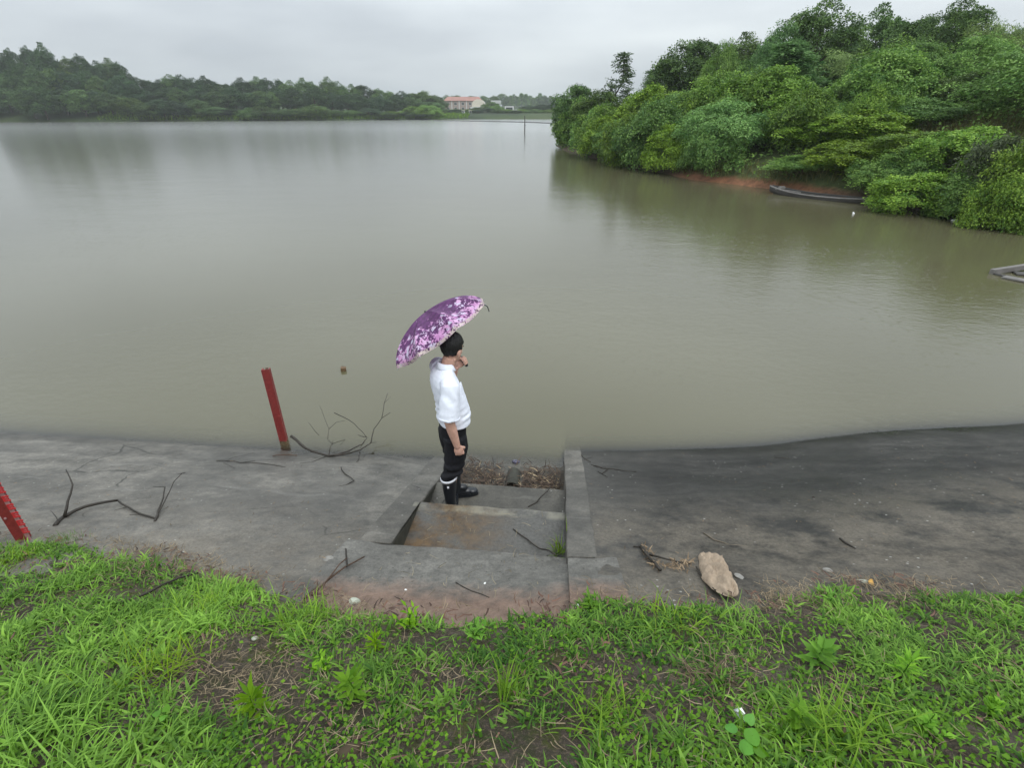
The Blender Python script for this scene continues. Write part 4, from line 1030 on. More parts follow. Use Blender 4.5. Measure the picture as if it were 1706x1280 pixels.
branch('dead_twig', [([(360, 768), (380, 768), (400, 771), (430, 772), (476, 779)], .004, .0035), ([(378, 768, .01), (390, 762, .02), (425, 754, .01)], .0022, .0012), ([(400, 771), (425, 768)], .0025, .002), ([(372, 771), (392, 781)], .002, .001)], M['stick'], 'thin forked twig on the concrete left of the waterline branch', 'twig')
branch('dead_twig', [([(454, 760), (470, 758), (495, 759)], .006, .005), ([(478, 758, .01), (492, 753, .02)], .003, .002)], M['twig_red'], 'short brown stick on the concrete just below the plain red post', 'twig')
branch('dead_twig', [([(568, 779), (575, 790, .02), (590, 801, .02), (576, 809), (564, 811)], .006, .004), ([(582, 806), (574, 817)], .004, .002)], M['stick'], 'bent forked twig on the left concrete between branch and stairway', 'twig')
branch('dead_twig', [([(0, 836), (30, 835), (60, 834), (78, 842)], .0025, .0015)], M['stick'], 'straight thin twig on the concrete above the staff gauge marks', 'twig')
branch('dead_twig', [([(880, 845, .01), (893, 838, .01), (903, 826, .02), (917, 812, .05)], .006, .005)], M['stick'], 'dark curved stick lying across the middle step of the stairway', 'twig')
branch('dead_twig', [([(855, 882, .01), (880, 900, .02), (900, 915, .05), (925, 925, .06)], .005, .006)], M['stick'], 'dark straight stick leaning on the upper step of the stairway', 'twig')
branch('dead_twig', [([(913, 925), (898, 944)], .004, .003)], M['stick'], 'short stick on the landing slab at its lower right corner', 'twig')
branch('dead_twig', [([(760, 971), (785, 985), (815, 996)], .004, .003)], M['stick'], 'thin stick lying on the muddy edge of the landing slab', 'twig')
branch('dead_branch', [([(520, 992, .02), (545, 968, .03), (575, 945, .04), (607, 928, .03)], .008, .005), ([(535, 985, .03), (555, 955, .05), (578, 930, .08)], .006, .004), ([(578, 945, .04), (576, 915, .06)], .007, .006)], M['twig_red'], 'brown crossed sticks in the litter left of the landing slab')
branch('dead_twig', [([(985, 775), (1005, 781), (1030, 783), (1060, 786)], .005, .003), ([(1012, 782, .01), (1003, 790), (996, 786)], .005, .003), ([(1003, 790), (1012, 795)], .004, .002), ([(992, 778), (1010, 779)], .003, .002)], M['stick'], 'forked black twig at the waterline right of the stairway', 'twig')
branch('dead_twig', [([(968, 757), (975, 765), (984, 770)], .005, .003), ([(973, 766), (986, 762)], .003, .002)], M['stick'], 'small dark twig just right of the stairway wall at the waterline', 'twig')
branch('dead_twig', [([(1172, 888), (1190, 900, .01), (1215, 908), (1245, 911)], .005, .003)], M['stick_pale'], 'pale curved twig on the dark concrete above the sack', 'twig')
branch('dead_twig', [([(1400, 898), (1412, 907, .02), (1425, 915)], .009, .006)], M['stick'], 'short dark stick alone on the right hand concrete', 'twig')
branch('dead_branch', [([(1068, 910), (1080, 928, .03), (1100, 950, .03)], .012, .010), ([(1082, 925, .03), (1110, 932, .03), (1150, 940, .02)], .008, .004), ([(1055, 911), (1070, 912)], .006, .004)], M['stick'], 'black rotten branch with leaf litter left of the sack', )
branch('dead_twig', [([(230, 995, .05), (270, 975, .06), (330, 955, .06)], .007, .005)], M['stick'], 'dark stick in the grass at the edge of the left concrete', 'twig')
branch('dead_twig', [([(1290, 762), (1315, 764)], .004, .003)], M['stick'], 'tiny stick near the waterline on the right hand concrete', 'twig')

# ------------------------------------------------------------------ litter on the lowest step
lrs = np.random.RandomState(3)
def litter(name, n, region, mat, Lr, Wr, lift, label=None, seed=1, curl=.3, dens=None, flat=.35):
    """thin strips (dead leaves, straw, twigs) lying on the ground"""
    rs = np.random.RandomState(seed); V_ = []; t_ = []; c = 0
    vlo, vhi, ulo, uhi = region
    v = rs.uniform(vlo, vhi, n*3); u = rs.uniform(ulo, uhi, n*3)
    if dens is not None:
        k = rs.rand(len(v)) < dens(v, u); v = v[k]; u = u[k]
    v = v[:n]; u = u[:n]; m = len(v)
    return v, u, rs
def strips(name, v, u, z, rs, mat, Lr, Wr, lift, flat=.3, segs=3, bend=.5):
    m = len(v); X_ = u*UX+v*UY; Y_ = u*UY-v*UX
    an = rs.rand(m)*6.283; L_ = rs.uniform(*Lr, m); w_ = rs.uniform(*Wr, m); el = np.abs(rs.randn(m))*flat; be = rs.randn(m)*bend
    zl = z+rs.rand(m)*lift
    pts = []; px_, py_, pz_ = X_.copy(), Y_.copy(), zl.copy()
    for s in range(segs+1):
        f = s/segs; a2 = an+be*f; k = 1-.75*f**2
        pts.append((px_-np.sin(a2)*w_*k, py_+np.cos(a2)*w_*k, pz_)); pts.append((px_+np.sin(a2)*w_*k, py_-np.cos(a2)*w_*k, pz_+w_*.3))
        px_ = px_+np.cos(a2)*L_/segs; py_ = py_+np.sin(a2)*L_/segs; pz_ = pz_+np.sin(el-f*el*1.4)*L_/segs
    V_ = np.stack([np.stack(q, 1) for q in pts], 1).reshape(-1, 3); nvp = 2*(segs+1)
    b = (np.arange(m)*nvp)[:, None]
    F_ = np.concatenate([b+np.array([[2*s, 2*s+1, 2*s+3, 2*s+2]]) for s in range(segs)])
    tin = np.tile(rs.rand(m), segs)
    return link(name, mesh_np(name, V_, [F_], mat, True, {'tint': ('FACE', tin)}))
v, u, rs = litter('x', 260, (VL+.03, VR-.02, 3.98, 4.60), None, None, None, None, seed=5, dens=lambda v, u: np.clip(1.25-abs(u-4.27)/.22, 0, 1)*np.where(abs(v+.42) < .09, .12, 1)*(.55+.45*(v > -.25)))
tag(strips('leaf_litter', v, u, H_near(v, u)+.004, rs, M['straw'], (.03, .10), (.002, .007), .045, .35), 'dead leaves and plant stems washed up on the lowest step', kind='stuff')
v, u, rs = litter('x', 1000, (VL+.03, VR-.02, 3.98, 4.65), None, None, None, None, seed=6, dens=lambda v, u: np.clip(1.2-abs(u-4.27)/.3, 0, 1)*np.where(abs(v+.42) < .09, .1, 1))
M['litterdark'] = leaf_mat('rotting_leaf', (.022, .015, .011), (.15, .092, .062), .05, .6, .3)
tag(strips('twig_litter', v, u, H_near(v, u)+.006, rs, M['litterdark'], (.05, .17), (.002, .005), .05, .25, bend=.25), 'dark rotting twigs washed up on the lowest step', kind='stuff')
# concrete drain pipe whose mouth opens on the lowest step
pp = W(-.42, 4.17, -.028); dp = tag(empty('drain_pipe', pp), 'short half buried concrete drain pipe with a dark round mouth on the lowest step', 'pipe'); dp.rotation_euler = (0, 0, -AZ)
mb = MB(); ro, ri, nn = .082, .060, 18; vs = []
for (y, r_) in ((0., ro), (.30, ro*.9), (.30, ri), (0., ri)):
    for k in range(nn): a = 2*math.pi*k/nn; vs.append((r_*math.cos(a), y, .045+r_*math.sin(a)*.92-y*.10))
fs = []
for q in range(4):
    for k in range(nn): k2 = (k+1) % nn; fs.append((q*nn+k, q*nn+k2, ((q+1) % 4)*nn+k2, ((q+1) % 4)*nn+k))
mb.add(vs, fs); o = mb.build('pipe_wall', M['wall_shade_mud'], dp, True); bevel(o, .006)
M['dark'] = simple('mouth_shade_black', (.008, .007, .006), .8, .2, 20)
MB().ell((0, .15, .035), (.058, .05, .055), None, 12, 8).build('mouth_shade_plug', M['dark'], dp, True)  # near-black plug paints in the shade inside the pipe mouth
# purple plastic bag scrap in the water
p = atz(863, 769, .01); M['bag'] = simple('blue_grey_plastic', (.085, .08, .12), .35, .6, 60, .6)
mb = MB(); rs2 = random.Random(9)
for k in range(7): mb.ell((rs2.uniform(-.05, .05), rs2.uniform(-.03, .03), rs2.uniform(-.01, .012)), (rs2.uniform(.018, .035), rs2.uniform(.012, .022), .014), Euler((rs2.random(), rs2.random(), rs2.random()*3)).to_matrix(), 8, 6)
o = mb.build('plastic_bag', M['bag'], None, True); o.location = p; tag(o, 'crumpled dark bluish plastic bag floating off the lowest step', 'litter')

# ------------------------------------------------------------------ sack and other litter on the concrete
M['sack'] = simple('tan_woven_sack', (.35, .272, .20), .85, .22, 60, .8, .006, .15)
sk = at(1192, 958); sk_e = tag(empty('sack', sk), 'empty crumpled tan sack lying at the grass edge on the right hand concrete', 'sack')
axis = at(1222, 1000)-at(1178, 930); al = axis.length; yaw = math.atan2(axis.y, axis.x)
nu, nv_ = 30, 18; vs = []; mb = MB()
def sack_w(f): return .080*(max(0, 1-abs(2*f-1)**4.5)**.5)*(.66+.42*math.sin(math.pi*min(1, f*.85+.08))+.04*math.sin(f*23))
for side in (0, 1):
    for i in range(nu+1):
        f = i/nu
        for j in range(nv_+1):
            g = j/nv_*2-1; x = (f-.5)*al*.95+.02*math.sin(g*5)*(1-abs(2*f-1)); y = sack_w(f)*g+.012*math.sin(f*7); 
            wx, wy = sk.x+x*math.cos(yaw)-y*math.sin(yaw), sk.y+x*math.sin(yaw)+y*math.cos(yaw); uu_, vv_ = to_uv(wx, wy)
            zb = float(H_slope(vv_, uu_))
            en = max(0, 1-g*g)**.4*max(0, 1-abs(2*f-1)**6); puff = en*(.045*(1-f*.35)+.16*abs(fbm(np.array([x*11+y*4]), np.array([y*17-x*6]), 8)[0]-.47)*4*.35+.030*(fbm(np.array([x*30]), np.array([y*34]), 18)[0]-.47))
            z = zb+.006+(max(.004, puff) if side == 0 else 0)
            if f > .8 and side == 0: z += .01*math.sin(g*9)
            vs.append(Vector((wx, wy, z))-sk)
m_ = (nu+1)*(nv_+1); fs = []
for side in (0, 1):
    for i in range(nu):
        for j in range(nv_):
            a = side*m_+i*(nv_+1)+j; q = (a, a+nv_+1, a+nv_+2, a+1); fs.append(q[::-1] if side == 0 else q)
for i in range(nu):
    for j in (0, nv_): a = i*(nv_+1)+j; q = (a, a+nv_+1, m_+a+nv_+1, m_+a); fs.append(q if j == 0 else q[::-1])
for j in range(nv_):
    for i in (0, nu): a = i*(nv_+1)+j; q = (a, a+1, m_+a+1, m_+a); fs.append(q[::-1] if i == 0 else q)
mb.add(vs, fs).build('sack_cloth', M['sack'], sk_e, True)
q = [at(1160, 945, .02), at(1172, 965, .012), at(1186, 978, .012), at(1192, 985, .012), at(1199, 975, .03)]
MB().tube([a-sk for a in q], .005, 6).build('drawstring', M['stick'], sk_e)
M['stone'] = simple('pale_grey_stone', (.24, .23, .21), .8, .25, 30, .6, .006); M['yellowleaf'] = simple('yellow_leaf', (.55, .30, .06), .5, .25, 30); M['paleleaf'] = simple('pale_leaf', (.42, .44, .36), .6, .2, 25)
def stone(px, py, s, lab, mat='stone', name='stone', cat='stone', fl=.45, seed=0):
    p = at(px, py); mb = MB().ell((0, 0, 0), (s, s*.75, s*fl), None, 10, 7); r3 = random.Random(seed+px)
    mb.v = [tuple(c*(1+r3.uniform(-.2, .2)) for c in q) for q in mb.v]
    o = mb.build(name, M[mat], None, True); o.location = p+Vector((0, 0, s*fl*.5)); o.rotation_euler = (.3, 0, r3.random()*3); return tag(o, lab, cat)
stone(1232, 962, .035, 'pale flat stone flake right of the sack', fl=.2); stone(1378, 952, .028, 'small grey stone at the litter edge on the right hand concrete')
stone(548, 934, .035, 'grey stone in the litter left of the landing slab'); stone(1008, 758, .01, 'tiny pebble at the waterline'); stone(1356, 830, .016, 'dark pebble alone on the right hand concrete', 'litterdark')
stone(366, 858, .014, 'dark pebble alone on the left hand concrete', 'litterdark'); stone(925, 925, .012, 'pale crumb on the landing slab', 'white', 'pebble', 'pebble')
def flat_leaf(px, py, s, mat, lab, yaw=0., tilt=.3, name='fallen_leaf', cat='leaf'):
    p = at(px, py, .012); mb = MB(); n = 12
    pr = [(s*math.cos(2*math.pi*k/n), s*.62*math.sin(2*math.pi*k/n)*(1-.35*math.cos(2*math.pi*k/n)), .12*s*math.sin(4*math.pi*k/n)) for k in range(n)]
    mb.add([(0, 0, .16*s)]+pr+[(x*.97, y*.97, z-.003) for x, y, z in pr]+[(0, 0, .16*s-.003)], [(0, 1+k, 1+(k+1) % n) for k in range(n)]+[(1+2*n, 1+n+(k+1) % n, 1+n+k) for k in range(n)]+[(1+k, 1+n+k, 1+n+(k+1) % n, 1+(k+1) % n) for k in range(n)])
    o = mb.build(name, M[mat], None, True); o.location = p; o.rotation_euler = (tilt, .2, yaw); return tag(o, lab, cat)
flat_leaf(1453, 971, .030, 'yellowleaf', 'yellow orange fallen leaf at the edge of the right hand concrete', .8, .5)
flat_leaf(1437, 968, .028, 'paleleaf', 'pale fallen leaf left of the yellow leaf', 2.6); flat_leaf(591, 1002, .032, 'paleleaf', 'pale greenish scrap in the mud left of the landing slab', .1, .4)
flat_leaf(964, 1012, .026, 'white', 'crumpled white paper scrap in the weeds at the landing corner', 1.2, .7, 'paper_scrap', 'litter'); flat_leaf(676, 983, .008, 'white', 'tiny white fleck on the landing slab', 0, .2, 'paper_scrap', 'litter')
flat_leaf(808, 972, .009, 'white', 'tiny white fleck in the middle of the landing slab', 1, .2, 'paper_scrap', 'litter'); flat_leaf(795, 797, .018, 'paleleaf', 'pale dead leaf among the washed up litter', .5, .4)
flat_leaf(425, 1064, .016, 'paleleaf', 'pale yellowish leaf on the bare soil patch', .4, .4); flat_leaf(585, 1255, .05, 'straw', 'dry brown fallen leaf in the grass at the bottom of the photo', .7, .3)
# can in the grass
p = at(1233, 1196, .02); cn = tag(empty('drink_pack', p), 'crushed silver and white drink packet in the grass near the heart shaped leaves', 'litter'); M['silver'] = simple('crushed_foil', (.55, .58, .58), .3, .4, 40, .8, .01, .5, .5)
bevel(MB().box((0, 0, .01), (.032, .052, .018), Euler((.3, .2, .5)).to_matrix(), .8).build('packet', M['silver'], cn), .006); MB().box((.004, .007, .022), (.014, .02, .005), Euler((.3, .2, .5)).to_matrix()).build('fold', M['white'], cn)

rs = np.random.RandomState(77); q = [at(1075, 915), at(1095, 950), at(1150, 938), at(1125, 955)]; k = rs.randint(0, 3, 130); f = rs.rand(130)
cx = np.array([q[0][:2], q[1][:2], q[3][:2]])[k]; ex = np.array([q[1][:2], q[2][:2], q[2][:2]])[k]; xy = cx+(ex-cx)*f[:, None]+rs.randn(130, 2)*.018; u, v = to_uv(xy[:, 0], xy[:, 1])
tag(strips('leaf_litter', v, u, H_near(v, u)+.012, rs, M['straw'], (.015, .06), (.002, .005), .015, .12), 'rotting leaves caught against the black branch left of the sack', kind='stuff')

# ------------------------------------------------------------------ the man
PH = rad(24)                       # his facing: to the right and a little away from the camera
MAN = W(-.880, 3.61, .275); man = tag(empty('person', MAN, PH), 'man in white short sleeved shirt, black trousers and rubber boots on the stairway', 'person')
man.scale = (.985, .985, .985)
def skin():
    m, t, o = mat_new('skin'); n = noise(t, objco(t), 30, 4)
    p = principled(t, o, ramp(t, n, [(.3, (.50, .285, .215)), (.7, (.62, .375, .290))]), .5, noise(t, objco(t), 160, 3), .12, .002, .4)
    p.inputs['Subsurface Weight'].default_value = .12; p.inputs['Subsurface Radius'].default_value = (.01, .004, .002); return m
M['skin'] = skin()
def cloth(name, col, rough, var, fold=.5):
    m, t, o = mat_new(name); co = objco(t)
    a = noise(t, mapping(t, co, (1, 1, .55), (.3, .5, 0)), 11, 4, .55); b = noise(t, co, 300, 2)
    c = ramp(t, a, [(.3, tuple(q*(1-var) for q in col)), (.7, tuple(min(1, q*(1+var)) for q in col))])
    principled(t, o, c, rough, math_(t, 'ADD', a, math_(t, 'MULTIPLY', b, .04)), fold, .02, .25); return m
M['shirt'] = cloth('white_cotton', (.80, .83, .92), .8, .03, .55); M['trousers'] = cloth('black_cloth', (.010, .010, .013), .75, .3, .6)
M['rubber'] = simple('black_rubber', (.012, .014, .018), .28, .3, 12, .15, .004, .5); M['bootband'] = simple('white_rubber_band', (.72, .73, .78), .5, .06, 20); M['hair'] = simple('black_hair', (.008, .007, .0065), .48, .5, 70, 1.0, .012, .4, stretch=(1, 1, .3))
V3 = Vector
def hand(mb, o, d, n, t, curl, grip=0.0):
    """hand: o wrist, d along the palm, n out of the palm, t to the thumb side"""
    d, n, t = d.normalized(), n.normalized(), t.normalized()
    Mx = Matrix((d, t, n)).transposed()
    mb.ell(o+d*.048, (.052, .040, .018), Mx, 14, 10); mb.ell(o+d*.03+t*.018+n*.006, (.036, .022, .019), Mx, 12, 8)
    for k, (off, ln) in enumerate(((.030, .92), (.010, 1.0), (-.010, .94), (-.029, .78))):
        p = o+d*(.088-.004*abs(k-1))+t*off; pts = [o+d*.05+t*off*.8, p]; a = 0.
        for s, sl in enumerate((.040, .026, .020)):
            a += curl[s]; p = p+(d*math.cos(a)+n*math.sin(a))*sl*ln; pts.append(p)
        mb.tube(pts, [.0105, .0105, .0098, .009, .0075], 8)
        for q, r_ in zip(pts[1:], (.0112, .0102, .0092, .0076)): mb.ell(q, (r_,)*3, None, 8, 6)
    b0 = o+d*.022+t*.028+n*.008; b1 = b0+(t*.55+d*.6+n*.5)*.038; b2 = b1+(d*.75+n*.55-t*.25)*.032; b3 = b2+(d*.6+n*.35-t*.75)*.024
    mb.tube([b0-d*.01, b0, b1, b2, b3], [.014, .014, .0125, .011, .008], 8)
    for q, r_ in ((b1, .0128), (b2, .0112), (b3, .0085)): mb.ell(q, (r_,)*3, None, 8, 6)
HY, HP = rad(34), rad(14)          # head turned to his left (away from the camera) and bowed
HC = V3((.025, 0, 1.455)); HR = Euler((0, HP, HY), 'XYZ').to_matrix()
HR = Matrix.Rotation(HY, 3, 'Z') @ Matrix.Rotation(HP, 3, 'Y')
def hd(p): return HC+HR @ V3(p)
SH_R, EL_R, WR_R = V3((-.045, -.185, 1.370)), V3((-.085, -.235, 1.060)), V3((-.030, -.240, .795))
SH_L, EL_L, WR_L = V3((-.035, .185, 1.370)), V3((.085, .275, 1.13)), V3((.125, .175, 1.33))
mb = MB()
# trunk, neck
mb.loft([(0, 0, .84, .075, .11), (.005, 0, .95, .085, .125), (.005, 0, 1.1, .10, .15), (-.02, 0, 1.25, .090, .155), (-.035, 0, 1.35, .070, .145), (-.02, 0, 1.41, .052, .085), (0, 0, 1.44, .052, .056), (.01, 0, 1.50, .052, .053)], 20)
mb.tube([(-.012, 0, 1.38), (.0, 0, 1.45), HC+V3((0, 0, .06))], [.062, .055, .055], 14)
# head in its own turned frame (face looks along its x)
mb.ell(hd((.000, 0, .155)), (.096, .077, .100), HR, 20, 14); mb.ell(hd((.030, 0, .085)), (.066, .060, .072), HR, 18, 12); mb.ell(hd((.052, 0, .042)), (.040, .042, .032), HR, 14, 9)
mb.ell(hd((.062, 0, .140)), (.034, .058, .052), HR, 14, 9); mb.tube([hd((.088, 0, .132)), hd((.108, 0, .098)), hd((.110, 0, .088))], [.010, .014, .011], 8); mb.ell(hd((.100, .012, .089)), (.013, .010, .009), HR, 8, 6); mb.ell(hd((.100, -.012, .089)), (.013, .010, .009), HR, 8, 6)
mb.ell(hd((.086, 0, .141)), (.014, .046, .009), HR, 10, 6); mb.ell(hd((.086, 0, .066)), (.012, .024, .006), HR, 10, 6); mb.ell(hd((.084, 0, .056)), (.012, .021, .007), HR, 10, 6)
for sg in (-1, 1):
    mb.ell(hd((.060, sg*.042, .104)), (.022, .018, .020), HR, 10, 7)
    EM = HR @ Matrix.Rotation(sg*.35, 3, 'Z'); mb.ell(hd((-.008, sg*.080, .108)), (.019, .008, .032), EM, 12, 8); mb.ell(hd((-.002, sg*.078, .082)), (.010, .008, .012), EM, 10, 6)
# arms
for (S_, E_2, W_2) in ((SH_R, EL_R, WR_R), (SH_L, EL_L, WR_L)):
    f1 = E_2.lerp(W_2, .32)
    mb.tube([S_, S_.lerp(E_2, .5), E_2], [.042, .045, .042], 12); mb.tube([E_2, f1, E_2.lerp(W_2, .7), W_2], [.042, .043, .034, .027], 12); mb.ell(E_2, (.042,)*3, None, 12, 8); mb.ell(S_, (.040,)*3, None, 12, 8)
dR = (WR_R-EL_R).normalized(); hand(mb, WR_R-dR*.008, (dR*.95+V3((.05, 0, -.25))), V3((.25, 1, .0)), V3((.95, -.2, .1)), (1.25, 1.35, .8))
# the raised left hand grips the umbrella handle
cr, cu, cf = V3((1, 0, 0)), V3((0, math.sin(CAM_P), math.cos(CAM_P))), V3((0, math.cos(CAM_P), -math.sin(CAM_P)))
wax = (cr*-.60+cu*.80).normalized()*math.cos(rad(15))-cf*math.sin(rad(15))          # umbrella axis in the world
Rz = Matrix.Rotation(-PH, 3, 'Z'); lax = (Rz @ wax).normalized()                   # the same in the man's frame
hn = (V3((.1, -1, 0))-lax*lax.dot(V3((.1, -1, 0)))).normalized(); hdv = lax.cross(hn)
if hdv.x < 0: hdv = -hdv
hand(mb, WR_L, hdv, hn, lax, (1.15, 1.2, .7))
# hips and legs inside the trousers
FT = {-1: V3((-.085, -.100, 0)), 1: V3((.030, .095, 0))}
for sg in (-1, 1): mb.tube([(0, sg*.085, .86), (FT[sg].x*.5+.02, sg*.095, .48), (FT[sg].x, FT[sg].y, .10)], [.058, .034, .026], 12)
body = remesh(mb, 'body', M['skin'], .0052, 4, .5, man)
# hair
mb = MB(); nu, nv_ = 44, 24; vs = []; keep = []
for j in range(nv_+1):
    th = math.pi*j/nv_
    for i in range(nu):
        ph = 2*math.pi*i/nu; x, y, z = math.sin(th)*math.cos(ph), math.sin(th)*math.sin(ph), math.cos(th)
        ns = 1+.035*math.sin(ph*17+z*9)+.02*math.sin(ph*31-z*14)
        vs.append(hd((x*.108*ns-.006, y*.0875*ns, .160+z*.106*(1+.03*math.sin(ph*9+2))))); keep.append((x, y, z))
fs = []
for j in range(nv_):
    for i in range(nu):
        a, b = j*nu+i, j*nu+(i+1) % nu; q = (a, b, b+nu, a+nu); x, y, z = np.mean([keep[k] for k in q], 0)
        lim = -.80 if x < -.1 else (-.62 if x < .12 else (-.30 if x < .28 else (.10 if x < .62 else .46)))
        if abs(y) < .25 and x < 0: lim = -.86
        if z > lim: fs.append(q[::-1])
mb.add(vs, fs); ho = mb.build('hair', M['hair'], man, True); s_ = ho.modifiers.new('solid', 'SOLIDIFY'); s_.thickness = .016; s_.offset = -1
for sg in (-1, 1): MB().ell(hd((.078, sg*.034, .122)), (.012, .014, .010), HR, 10, 7).build('eye', M['white'], man, True); MB().tube([hd((.088, sg*.014, .146)), hd((.092, sg*.034, .150)), hd((.080, sg*.056, .146))], [.004, .005, .003], 6).build('eyebrow', M['hair'], man, True)
# shirt
mb = MB()
mb.loft([(.020, 0, .915, .134, .178, 2.3), (.022, 0, .96, .138, .176, 2.3), (.022, 0, 1.02, .138, .170, 2.3), (.014, 0, 1.09, .134, .168, 2.3), (.000, 0, 1.16, .128, .170, 2.3), (-.020, 0, 1.24, .120, .178, 2.3), (-.034, 0, 1.31, .110, .186, 2.3), (-.042, 0, 1.365, .096, .180), (-.040, 0, 1.40, .082, .148), (-.030, 0, 1.43, .070, .105), (-.016, 0, 1.452, .062, .070)], 32)
eR = SH_R.lerp(EL_R, .93); mb.tube([SH_R+V3((0, .05, .0)), SH_R+V3((-.002, 0, -.02)), SH_R.lerp(EL_R, .5)+V3((0, -.004, 0)), eR], [.066, .073, .080, .087], 20)
eL = SH_L.lerp(EL_L, .85); mb.tube([SH_L+V3((0, -.05, .0)), SH_L, SH_L.lerp(EL_L, .5), eL], [.070, .074, .080, .084], 20)
rs4 = random.Random(4)
shirt = remesh(mb, 'shirt', M['shirt'], .0060, 5, .5, man)
co = np.empty(len(shirt.data.vertices)*3, dtype=np.float32); shirt.data.vertices.foreach_get('co', co); co = co.reshape(-1, 3); no = np.array([v.normal[:] for v in shirt.data.vertices])
x, y, z = co.T
wr = .004*np.sin(z*62+y*26-x*30+3*fbm(x*14, z*9, 2))*np.clip((1.30-z)*4, 0, 1)*np.clip(fbm(x*9+3, z*7+y*5, 4)*2-.5, 0, 1.2)
wr = wr+.005*np.sin((x*70+y*30)+(z-1.3)*20)*np.clip(1-abs(z-1.28)/.09, 0, 1)*(y < -.10)
wr = wr+.010*(fbm(x*8+y*4, z*10, 6)-.47)+.006*np.sin((z-.3*x+.25*y)*95+4*fbm(y*8, z*8, 12))*np.clip(1-abs(z-1.02)/.13, 0, 1)*np.clip(fbm(x*11, z*11, 14)*2.4-.7, 0, 1)
co = co+no*wr[:, None]; shirt.data.vertices.foreach_set('co', co.astype(np.float32).ravel()); shirt.data.update()
# sleeve hem, shirt hem stitching bands, collar, placket
ax_ = (eR-SH_R).normalized(); MB().tube([eR-ax_*.016, eR-ax_*.002], [.0878, .0885], 22).build('cuff', M['shirt'], man, True)
cm_ = MB(); nn = 30
for (z0, r0x, r0y) in ((1.428, .083, .090), (1.452, .071, .076), (1.480, .063, .066), (1.478, .058, .061), (1.45, .058, .061)):
    for k in range(nn):
        a = 2*math.pi*(k/nn*.90+.05); cm_.v.append((-.016+r0x*math.cos(a), r0y*math.sin(a), z0+.012*-math.cos(a)*1-.02*max(0, math.cos(a))**3))
for q in range(4):
    for k in range(nn-1): cm_.f.append((q*nn+k, q*nn+k+1, (q+1)*nn+k+1, (q+1)*nn+k))
co_ = cm_.build('collar', M['shirt'], man, True); s_ = co_.modifiers.new('solid', 'SOLIDIFY'); s_.thickness = .006
MB().tube([(.048, 0, 1.37), (.096, 0, 1.24), (.125, 0, 1.14), (.150, 0, 1.04), (.152, 0, .95)], .008, 6, True, .5).build('placket', M['shirt'], man, True)
pk = MB().box((.086, -.085, 1.235), (.010, .10, .11), Matrix.Rotation(-.35, 3, 'Z') @ Matrix.Rotation(-.22, 3, 'Y')).build('breast_pocket', M['shirt'], man); bevel(pk, .004)
# trousers
mb = MB(); mb.loft([(.004, 0, .74, .108, .140), (.006, 0, .80, .112, .150), (.010, 0, .88, .112, .154), (.014, 0, .95, .112, .152), (.016, 0, 1.00, .104, .144)], 28)
for sg in (-1, 1):
    f = FT[sg]; kx = f.x*.55+.02; yk = sg*.092
    mb.tube([(.0, sg*.080, .80), (.006, sg*.088, .70), (kx-.005, yk, .50), (kx-.012, yk+sg*.002, .46), (f.x-.010, f.y, .40), (f.x-.004, f.y, .34)], [.100, .102, .090, .083, .066, .060], 20)
tr = remesh(mb, 'trousers', M['trousers'], .0075, 6, .5, man)
co = np.empty(len(tr.data.vertices)*3, dtype=np.float32); tr.data.vertices.foreach_get('co', co); co = co.reshape(-1, 3); no = np.array([v.normal[:] for v in tr.data.vertices]); x, y, z = co.T
co = co+no*(.009*np.sin(z*75+y*20+2*fbm(x*10, z*8, 3)*3)*np.clip(1-abs(z-.47)/.16, 0, 1)+.008*(fbm(x*9, z*9+y*6, 7)-.47))[:, None]
tr.data.vertices.foreach_set('co', co.astype(np.float32).ravel()); tr.data.update()
